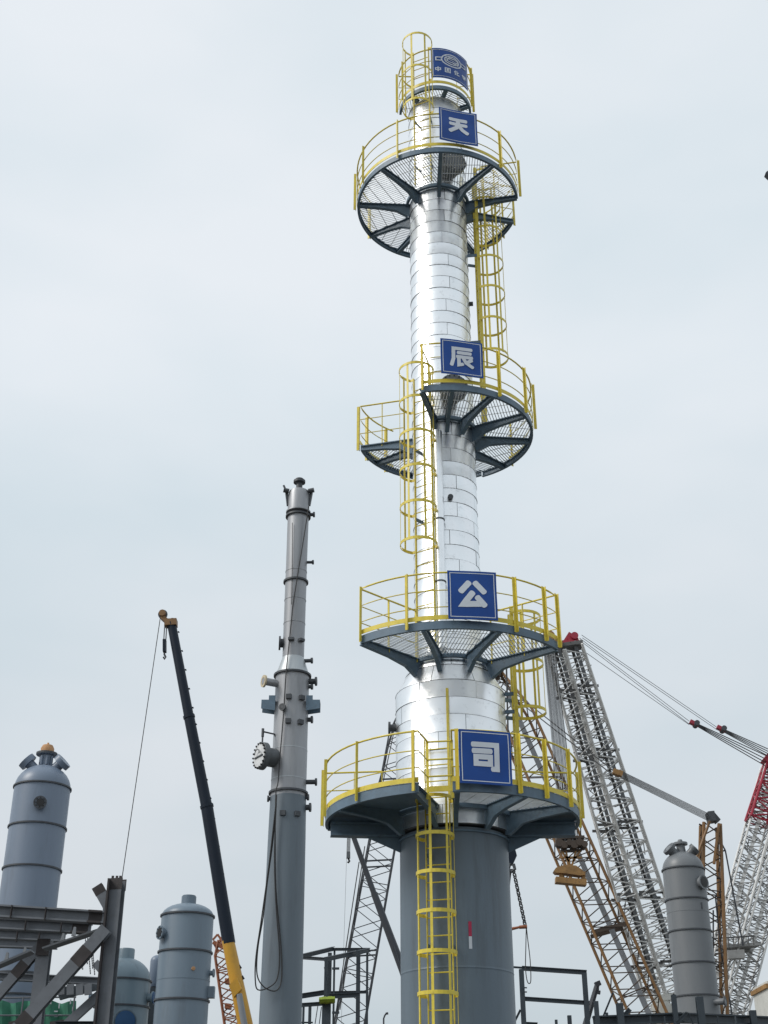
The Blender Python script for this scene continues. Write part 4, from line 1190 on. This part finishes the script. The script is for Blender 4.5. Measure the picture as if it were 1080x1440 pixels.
# small red lattice boom behind the amber boom
RY = 75.0
Rd = thing('lattice_crane', 'small red orange lattice mast half hidden behind amber crane boom', 'crane', Vector((W(330, 1560, RY).x, RY, 0)), 'lattice boom crawler cranes')
lattice(Rd, W(334, 1500, RY), W(309, 1322, RY), (1, 0, 0), .75, .75, .7, .7, 16, .05, .035, 'lat_r', 'lat_r', True, 2, False, 200)
b = MB(); b.bar(W(300, 1325, RY), W(315, 1333, RY), .3, .2); b.bar(W(299, 1322, RY), W(306, 1314, RY), .1, .1); b.bar(W(306, 1314, RY), W(314, 1326, RY), .12, .12); b.bar(W(300, 1325, RY), W(307, 1338, RY), .1, .12); b.bar(W(305, 1330, RY), W(312, 1318, RY), .1, .1); b.build('mast_head', 'lat_r', Rd)
for py in (1380, 1415): 
    b = MB(); b.bar(W(317, py, RY), W(325, py + 1, RY), .7, .25); b.build('section_joint', 'lat_r', Rd)
# tiny distant crane by the right frame
HY = 120.0
Hc = thing('telescopic_crane', 'tiny distant black crane boom with hook beside the right open frame', 'crane', Vector((W(800, 1560, HY).x, HY, 0)))
b = MB(); b.tube(W(840, 1384, HY), W(815, 1470, HY), .22, 8, .3); b.build('base_boom', 'lat_d', Hc, True)
b = MB(); b.bar(W(837, 1385, HY), W(844, 1382, HY), .5, .4); b.build('boom_head', 'lat_d', Hc)
rod('hoist_rope', 'rope', Hc, W(842, 1384, HY), W(842, 1394, HY), .03)
b = MB(); b.bar(W(842, 1393, HY), W(841.5, 1398, HY), .3, .3, (0, 1, 0)); b.build('hook', 'lat_d', Hc)
# jib tip just entering at the right edge
Tp = thing('lattice_crane', 'dark jib tip just entering high at the right edge of the view', 'crane', Vector((W(1300, 1560, 70).x, 70, 0)))
b = MB(); tipp = W(1081, 243, 70); b.prism([W(1077, 242, 69.8), W(1084, 237, 69.8), W(1092, 247, 69.8), W(1086, 250, 69.8)], (0, .5, 0)); b.build('jib_head', 'lat_d', Tp)
lattice(Tp, Vector((W(1300, 1560, 70).x, 70, 1.5)), W(1090, 246, 70), (1, 0, 0), 1.6, .5, 1.5, .5, 24, .06, .03, 'lat_d', 'lat_d', False)

# hook with slings right of the skirt
SY = 40.0
SL = thing('crane_hook', 'black hook block with wire slings hanging right of the grey skirt', 'hook', W(722, 1216, SY))
b = MB(); b.prism([W(713, 1176, SY), W(724, 1176, SY), W(724, 1192, SY), W(727, 1203, SY), W(722, 1214, SY), W(713, 1214, SY)], (0, .35, 0)); b.build('block', 'boom_dk', SL)
b = MB(); b.poly([W(717, 1214, SY), W(715, 1222, SY), W(719, 1226, SY), W(724, 1222, SY), W(722, 1215, SY)], .055, 6); b.build('hook', 'fl_dark', SL)
rod('hoist_rope', 'rope', SL, W(718, 1178, SY), W(712, 930, SY), .03)
b = MB()
for dx in (-1.5, 1.2):
    pts = [W(722 + dx + 17 * t, 1222 + 81 * t, SY) + Vector((.012 * math.sin(t * 60 + dx), 0, 0)) for t in [i / 30 for i in range(31)]]
    b.poly(pts, .022, 5)
for i in range(22):
    t = i / 22; b.tube(W(719.5 + 17 * t, 1223 + 80 * t, SY - .03), W(725 + 17 * t, 1226 + 80 * t, SY - .03), .016, 5)
b.build('wire_sling', 'rope', SL)
b = MB()
b.poly([W(717, 1222, SY), W(716, 1245, SY), W(713, 1268, SY)], .03, 5); b.poly([W(719, 1222, SY), W(717, 1238, SY), W(715, 1262, SY)], .02, 5); b.build('wire_sling', 'rope', SL)
b = MB(); b.tube(W(716, 1307, SY), W(730, 1304, SY), .05, 8, .035); b.tube(W(730, 1304, SY), W(741, 1303, SY), .05, 8, .06); b.build('shackle_bar', 'lat_r', SL, True)
b = MB(); b.poly(smooth([W(740, 1304, SY), W(739.5, 1330, SY), W(739, 1360, SY), W(741, 1378, SY), W(744, 1383, SY), W(746.5, 1378, SY), W(745.5, 1350, SY), W(742, 1320, SY), W(740.3, 1304, SY)]), .014, 6); b.build('tail_rope', 'rope', SL, True)

# ================================================================== steel structures
def frame(name, label, base, group='unfinished steel frames'): return thing(name, label, 'steel frame', base, group)
LY = 38.0
kL = lambda px, py=1350: px / ppm(py, LY)
Lf = frame('steel_structure', 'unfinished grey primed steel structure with diagonal braces at lower left', Vector((W(145, 1440, LY).x, LY, 0)))
mc_t, mc_b = W(165, 1238, LY), None
def member(t, name, p, q, Y, w, h, mat='primer', up=(0, 1, 0), bands=(), Yq=None):
    """I section between two points; bands: unpainted splice lengths as (from, to) along it"""
    P_, Q_ = W(p[0], p[1], Y), W(q[0], q[1], Yq or Y)
    b = MB(); b.ibeam(P_, Q_, w, h, up, .14); m = b.build(name, mat, t)
    for i, (f0, f1) in enumerate(bands):
        b = MB(); b.ibeam(P_ + (Q_ - P_) * f0, P_ + (Q_ - P_) * f1, w * 1.06, h * 1.03, up, .15); b.build('splice', 'bare', m)
    return m
colx = W(165, 1238, LY).x
b = MB(); b.ibeam((colx, LY, 0), (colx, LY, W(165, 1238, LY).z), .42, kL(14), (0.25, 1, 0), .09); m = b.build('column', 'primer', Lf)
b = MB(); zz = W(165, 1252, LY).z; b.ibeam((colx, LY, zz), (colx, LY, W(165, 1236, LY).z), .45, kL(14.6), (0.25, 1, 0), .1); b.build('splice', 'bare', m)
b = MB(); b.bar((colx - .20, LY - .12, 0), (colx - .20, LY - .12, W(165, 1238, LY).z), .05, .36, (0, 1, 0)); b.build('flange_plate', 'bare', m)
for dx in (-.12, .0, .10):
    b = MB(); zz = W(165, 1237, LY).z; b.bar((colx + dx, LY - .1, zz), (colx + dx, LY - .1, zz + .09), .07, .03); b.build('bolt_lug', 'bare', m)
member(Lf, 'brace', (152, 1274), (137, 1247), LY, .3, kL(9), bands=((.62, 1.02),))
b = MB(); b.prism([W(145, 1272, LY - .1), W(157, 1272, LY - .1), W(156, 1310, LY - .1), W(147, 1318, LY - .1), W(142, 1312, LY - .1)], (0, .2, 0)); b.build('gusset', 'primer', Lf)
member(Lf, 'girder', (-60, 1278), (150, 1291), LY, .34, kL(17), up=(0, 0, 1), bands=((.88, .97),))
member(Lf, 'girder', (-60, 1296), (128, 1306), LY + 2.5, .34, kL(16), up=(0, 0, 1), bands=((.86, .98),))
member(Lf, 'girder', (-60, 1311), (92, 1318), LY + 5, .34, kL(15), up=(0, 0, 1))
member(Lf, 'girder', (-60, 1324), (80, 1328), LY + 7, .34, kL(15), up=(0, 0, 1))
for px, py, Y_ in ((16, 1282, LY - .18), (64, 1285, LY - .18), (36, 1300, LY + 2.3), (86, 1303, LY + 2.3), (24, 1316, LY + 4.8), (55, 1318, LY + 4.8)):
    b = MB(); q = W(px, py, Y_); b.bar(q - Vector((0, 0, .18)), q + Vector((0, 0, .18)), .02, .15, (0, 1, 0)); b.build('stiffener', 'bare', Lf)
member(Lf, 'brace', (150, 1306), (18, 1455), LY - .35, .34, kL(14), bands=((.20, .34), (.82, .93)))
member(Lf, 'brace', (62, 1325), (-25, 1425), LY + 3, .3, kL(12), bands=((.30, .48),))
x2 = W(62, 1340, LY + 3)
b = MB(); b.ibeam((x2.x, LY + 3, 0), (x2.x, LY + 3, W(62, 1322, LY + 3).z), .40, kL(17), (0, 1, 0), .1); m = b.build('column', 'primer', Lf)
b = MB(); b.bar((x2.x, LY + 2.78, W(62, 1345, LY + 3).z), (x2.x, LY + 2.78, W(62, 1322, LY + 3).z), kL(19), .05, (0, 1, 0)); b.build('splice', 'bare', m)
b = MB(); b.bar(W(62, 1335, LY + 1), W(143, 1308, LY + 1), .5, .05); b.build('edge_plate', 'primer', Lf)
b = MB(); b.bar(W(-10, 1362, LY + 1), W(46, 1338, LY + 1), .5, .06); b.build('edge_plate', 'primer', Lf)
member(Lf, 'girder', (-60, 1370), (139, 1380), LY + 9, .34, kL(12), up=(0, 0, 1))
b = MB(); b.prism([W(78, 1388, LY + 8.7), W(137, 1384, LY + 8.7), W(136, 1392, LY + 8.7), W(108, 1399, LY + 8.7), W(84, 1406, LY + 8.7)], (0, .15, 0)); b.build('gusset', 'dk_frame', Lf)
for px in (86, 99, 112, 124):
    b = MB(); b.bar(W(px, 1384, LY + 8.4), W(px, 1399, LY + 8.4), .24, .1, (0, 1, 0)); b.build('stiffener', 'primer', Lf)
member(Lf, 'brace', (141, 1398), (88, 1446), LY + 9, .3, kL(9))
member(Lf, 'brace', (145, 1366), (134, 1354), LY + 6, .25, kL(8))
member(Lf, 'girder', (78, 1440), (142, 1440), LY + 6, .3, kL(7), 'dk_frame', up=(0, 0, 1))
for px, py in ((100, 1316), (84, 1325), (30, 1345), (5, 1352)):
    b = MB(); q = W(px, py, LY + 1.6); b.prism([q, q + Vector((.12, 0, 0)), q + Vector((.10, 0, .26)), q + Vector((.05, 0, .26))], (0, .1, 0)); b.build('cleat', 'cat', Lf)
ch = thing('hoist_chain', 'thin hanging chains between the left structure girder and its diagonal brace', 'chain', W(125, 1368, LY + 4))
for x0, y0, y1 in ((120, 1318, 1356), (123, 1316, 1368), (127, 1318, 1362), (130, 1330, 1371), (115, 1345, 1364)):
    k = 0
    y = y0
    while y < y1:
        rod('link', 'fl_dark', ch, W(x0 + (y - y0) * .08, y, LY + 4), W(x0 + (y - y0) * .08, y + 2.6, LY + 4), .02); y += 3.2

# green netting behind the structure
NY = 48.0
gn = thing('safety_netting', 'green safety netting with white print on a scaffold rail at lower left', 'netting', Vector((W(40, 1440, NY).x, NY, 0)))
b = MB(); vs, fs = [], []
nx, nzz = 30, 6
for lay in (0, .03):
    for j in range(nzz + 1):
        for i in range(nx + 1):
            q = W(-40 + 146 * i / nx, 1444 - 35 * j / nzz, NY); vs.append(q + Vector((0, .10 * math.sin(i * 1.3) + lay, .05 * math.sin(i * .9) if j == nzz else 0)))
w_ = nx + 1
for lay in range(2):
    for j in range(nzz):
        for i in range(nx):
            a = lay * w_ * (nzz + 1) + j * w_ + i; f = (a, a + 1, a + w_ + 1, a + w_); fs.append(f if lay == 0 else f[::-1])
b.add(vs, fs); b.build('net', 'green', gn, True)
for px in (-35, 33, 62, 105): q = W(px, 1402, NY - .2); rod('scaffold_post', 'primer', gn, (q.x, NY - .2, 0), q, .035)
rod('scaffold_rail', 'primer', gn, W(-40, 1404, NY - .2), W(107, 1402, NY - .2), .03); rod('scaffold_rail', 'primer', gn, W(-40, 1428, NY - .2), W(107, 1428, NY - .2), .03)
b = MB()
for px, py, ww, hh in ((76, 1423, 5, 1.6), (76, 1430, 5, 1.6), (82, 1418, 1.4, 7), (82, 1428, 4, 1.4), (98, 1412, 1.6, 6), (101, 1422, 1.4, 6), (68, 1412, 4, 4)):
    q = W(px, py, NY - .18); k = 1 / ppm(py, NY)
    b.prism([q, q + Vector((ww * k, 0, 0)), q + Vector((ww * k, 0, hh * k)), q + Vector((0, 0, hh * k))], (0, .02, 0))
b.build('white_print', 'white', gn)
for px, lb in ((12, 'red brown painted panel end beside the left brace under the green netting'), (70, 'red brown painted panel end under the white print of the green netting')):
    q = W(px, 1437, NY - 1); gx = thing('panel_stack', lb, 'panel', Vector((q.x, NY - 1, 0)), 'red brown panel ends at lower left')
    b = MB(); b.prism([(q.x, NY - 1, 0), (q.x + .75, NY - 1, 0), (q.x + .75, NY - 1, q.z - .12), (q.x + .45, NY - 1, q.z + .08), (q.x, NY - 1, q.z)], (0, .3, 0)); b.build('panel', 'bare', gx)

# centre open frame
IY = 62.0
If = frame('steel_structure', 'dark open two level steel frame between bare column and grey skirt', Vector((W(465, 1440, IY).x, IY, 0)))
kI = lambda px: px / ppm(1390, IY)
def imem(name, p, q, w, Y0=IY, Y1=None, h=None): 
    b = MB(); b.ibeam(W(p[0], p[1], Y0), W(q[0], q[1], Y1 or Y0), kI(w) * .8, kI(h or w), (0, 0, 1), .16); return b.build(name, 'dk_frame', If)
def icol(px, ytop, w, Y):
    q = W(px, ytop, Y); b = MB(); b.ibeam((q.x, Y, 0), q, kI(w), kI(w), (0, 1, 0), .16); return b.build('column', 'dk_frame', If)
imem('beam', (415, 1346), (458, 1349), 4.5, IY, IY - 1); imem('beam', (415, 1347), (469, 1334), 6, IY, IY + 4); imem('beam', (458, 1349), (519, 1336), 6, IY - 1, IY + 4); imem('beam', (469, 1335), (520, 1335), 4, IY + 4)
icol(459, 1347, 5, IY - 1); icol(464, 1340, 5.5, IY + .2); icol(470.5, 1334, 3, IY + 4); icol(504, 1337, 6, IY + 2); icol(516.5, 1336, 3.5, IY + 4)
imem('beam', (415, 1402), (461, 1395), 7, IY, IY + 1); imem('beam', (461, 1396), (518, 1395), 4, IY + 4); imem('beam', (463, 1401), (506, 1399), 6, IY - .6); imem('beam', (415, 1414), (459, 1411), 5, IY - 2)
icol(427, 1414, 3, IY - 2); icol(436, 1413, 4, IY - 2); icol(459, 1411, 11, IY - 2.2)
imem('beam', (415, 1438), (440, 1438), 2, IY - 2); imem('brace', (462, 1392), (456, 1360), 1.2, IY - 1.4); 
for px, py in ((467, 1362), (467, 1424)): b = MB(); q = W(px, py, IY + 3.8); b.bar(q, q + Vector((.35, 0, 0)), .1, .1); b.build('cleat', 'dk_frame', If)
rod('tie_rod', 'dk_frame', If, W(443, 1440, IY), W(447, 1414, IY), .02); rod('tie_rod', 'dk_frame', If, W(449, 1440, IY), W(452, 1416, IY), .02)
bag = thing('canvas_sling', 'lime green canvas bundle lying on lower beam of centre frame', 'bundle', W(460, 1411, IY - 2.6))
b = MB(); q0 = W(449, 1407, IY - 2.6); q1 = W(471, 1406, IY - 2.6); hh = kI(9)
vs = []; n = 8
for i in range(n + 1):
    c = q0 + (q1 - q0) * (i / n)
    for k in range(8):
        a = 2 * math.pi * k / 8; rr2 = hh / 2 * (1 + .12 * math.sin(i * 2.1 + k)) * (1 if 0 < i < n else .85)
        vs.append(c + Vector((0, .35 * math.cos(a), rr2 * (1 if abs(math.sin(a)) > .8 else 1.15) * math.sin(a))))
b.add(vs, [(i*8+k, i*8+(k+1)%8, (i+1)*8+(k+1)%8, (i+1)*8+k) for i in range(n) for k in range(8)] + [tuple(range(7, -1, -1)), tuple(n*8+k for k in range(8))])
b.build('canvas', 'lime', bag, True)

# right portal frame
JY = 58.0
Jf = frame('steel_structure', 'dark square portal frame standing right of the grey skirt', Vector((W(780, 1440, JY).x, JY, 0)))
kJ = lambda px: px / ppm(1400, JY)
def jcol(px, yt, w, t=Jf, Y=JY, mat='dk_frame', k=kJ):
    q = W(px, yt, Y); b = MB(); b.ibeam((q.x, Y, 0), q, k(w), k(w), (0, 1, 0), .14); return b.build('column', mat, t)
def jmem(p, q, w, t=Jf, Y=JY, nm='beam', k=kJ, Y1=None, mat='dk_frame'):
    b = MB(); b.ibeam(W(p[0], p[1], Y), W(q[0], q[1], Y1 or Y), k(w) * .9, k(w), (0, 0, 1), .16); return b.build(nm, mat, t)
jcol(733, 1363, 6.5); jcol(821.5, 1369, 6.5)
jmem((721, 1360), (736, 1361), 2.5); jmem((734, 1361.5), (825, 1367.5), 6.0); jmem((737, 1404.5), (829, 1410.5), 5.5)
jmem((720, 1444), (732, 1420), 3, nm='brace')
for py in (1389, 1395): b = MB(); b.bar(W(736, py, JY - .2), W(741, py, JY - .2), .05, .05); b.build('cleat', 'dk_frame', Jf)
jcol(782, 1434, 4, Y=JY + 6); jcol(800.5, 1428, 6, Y=JY + 6); jmem((736, 1439), (756, 1440), 4, Y=JY + 2)

# long dark deck at lower right
KY = 52.0
Kf = frame('steel_structure', 'long dark steel deck with short posts along lower right edge', Vector((W(960, 1440, KY).x, KY, 0)))
kK = lambda px: px / ppm(1425, KY)
jmem((834, 1436), (958, 1431), 13, Kf, KY, 'girder', kK); jmem((958, 1431.2), (1120, 1437.5), 13, Kf, KY, 'girder', kK, KY + 6)
for px, yt, w in ((838, 1408, 6), (871, 1411, 9), (947, 1399, 6.5), (983, 1402, 9.5), (1058, 1421, 9)): jcol(px, yt, w, Kf, KY - .5 if px != 1058 else KY + 3, 'dk_frame', kK)
jcol(853, 1424, 4, Kf, KY + 4, 'dk_frame', kK)
jmem((848, 1430), (862, 1396), 2.4, Kf, KY + 1, 'brace', kK); jmem((878, 1428), (886, 1419), 6, Kf, KY + .5, 'brace', kK)
jmem((952, 1438), (966, 1424), 4, Kf, KY - .6, 'brace', kK); jmem((966, 1424), (975, 1440), 3, Kf, KY - .6, 'brace', kK)
for px in (915, 935, 955, 1010, 1035): 
    b = MB(); q = W(px, 1438, KY - .35); b.bar(q - Vector((0, 0, .2)), q + Vector((0, 0, .22)), .02, .2, (0, 1, 0)); b.build('stiffener', 'dk_frame', Kf)
# white machinery behind the deck
mk = thing('crane_cab', 'cream crane machinery house standing behind the dark deck at right edge', 'crane cab', Vector((W(1078, 1440, 100).x, 100, 0)))
q = W(1068, 1385, 100); b = MB(); b.box((q.x, 98, 4), (q.x + 5, 102, q.z)); b.build('house', 'cream', mk)
b = MB(); b.box((q.x - .15, 97.8, q.z - .5), (q.x + 5.2, 102.2, q.z - .2)); b.build('canopy', 'rust', mk)
for i in range(3): rod('exhaust_stack', 'cream', mk, (q.x + .3 + i * .55, 97.7, 4), (q.x + .3 + i * .55, 97.7, q.z - .9), .2)
wk = thing('boom_foot_drum', 'white winch housing at the foot of the white twin boom', 'winch', Vector((W(932, 1440, 116).x, 116, 0)))
b = MB(); b.bar(W(922, 1405, 116), W(942, 1403, 116), 1.6, .5); b.bar(W(925, 1410, 116), W(938, 1409, 116), 1.4, .6); b.build('housing', 'cream', wk)
b = MB(); q = W(930, 1412, 116); b.lathe([(.55, 0), (.55, q.z - 1.2), (.9, q.z - .3), (.9, q.z)], (q.x, 116, 0), 14); b.build('pedestal', 'cream', wk, True)

# street lamp
PY = 95.0
sl = thing('street_lamp', 'small dark street lamp with short arm left of the skirt foot', 'street lamp', Vector((W(540, 1440, PY).x, PY, 0)))
q = W(539.5, 1428, PY); b = MB(); b.poly([(q.x, PY, 0), (q.x, PY, q.z - .2), tuple(q + Vector((.08, 0, 0))), tuple(W(543, 1425.5, PY))], .06, 6); b.build('pole', 'lat_d', sl, True)
b = MB(); b.bar(W(542.5, 1425.5, PY), W(546, 1425, PY), .22, .13); b.build('lamp_head', 'lat_d', sl)
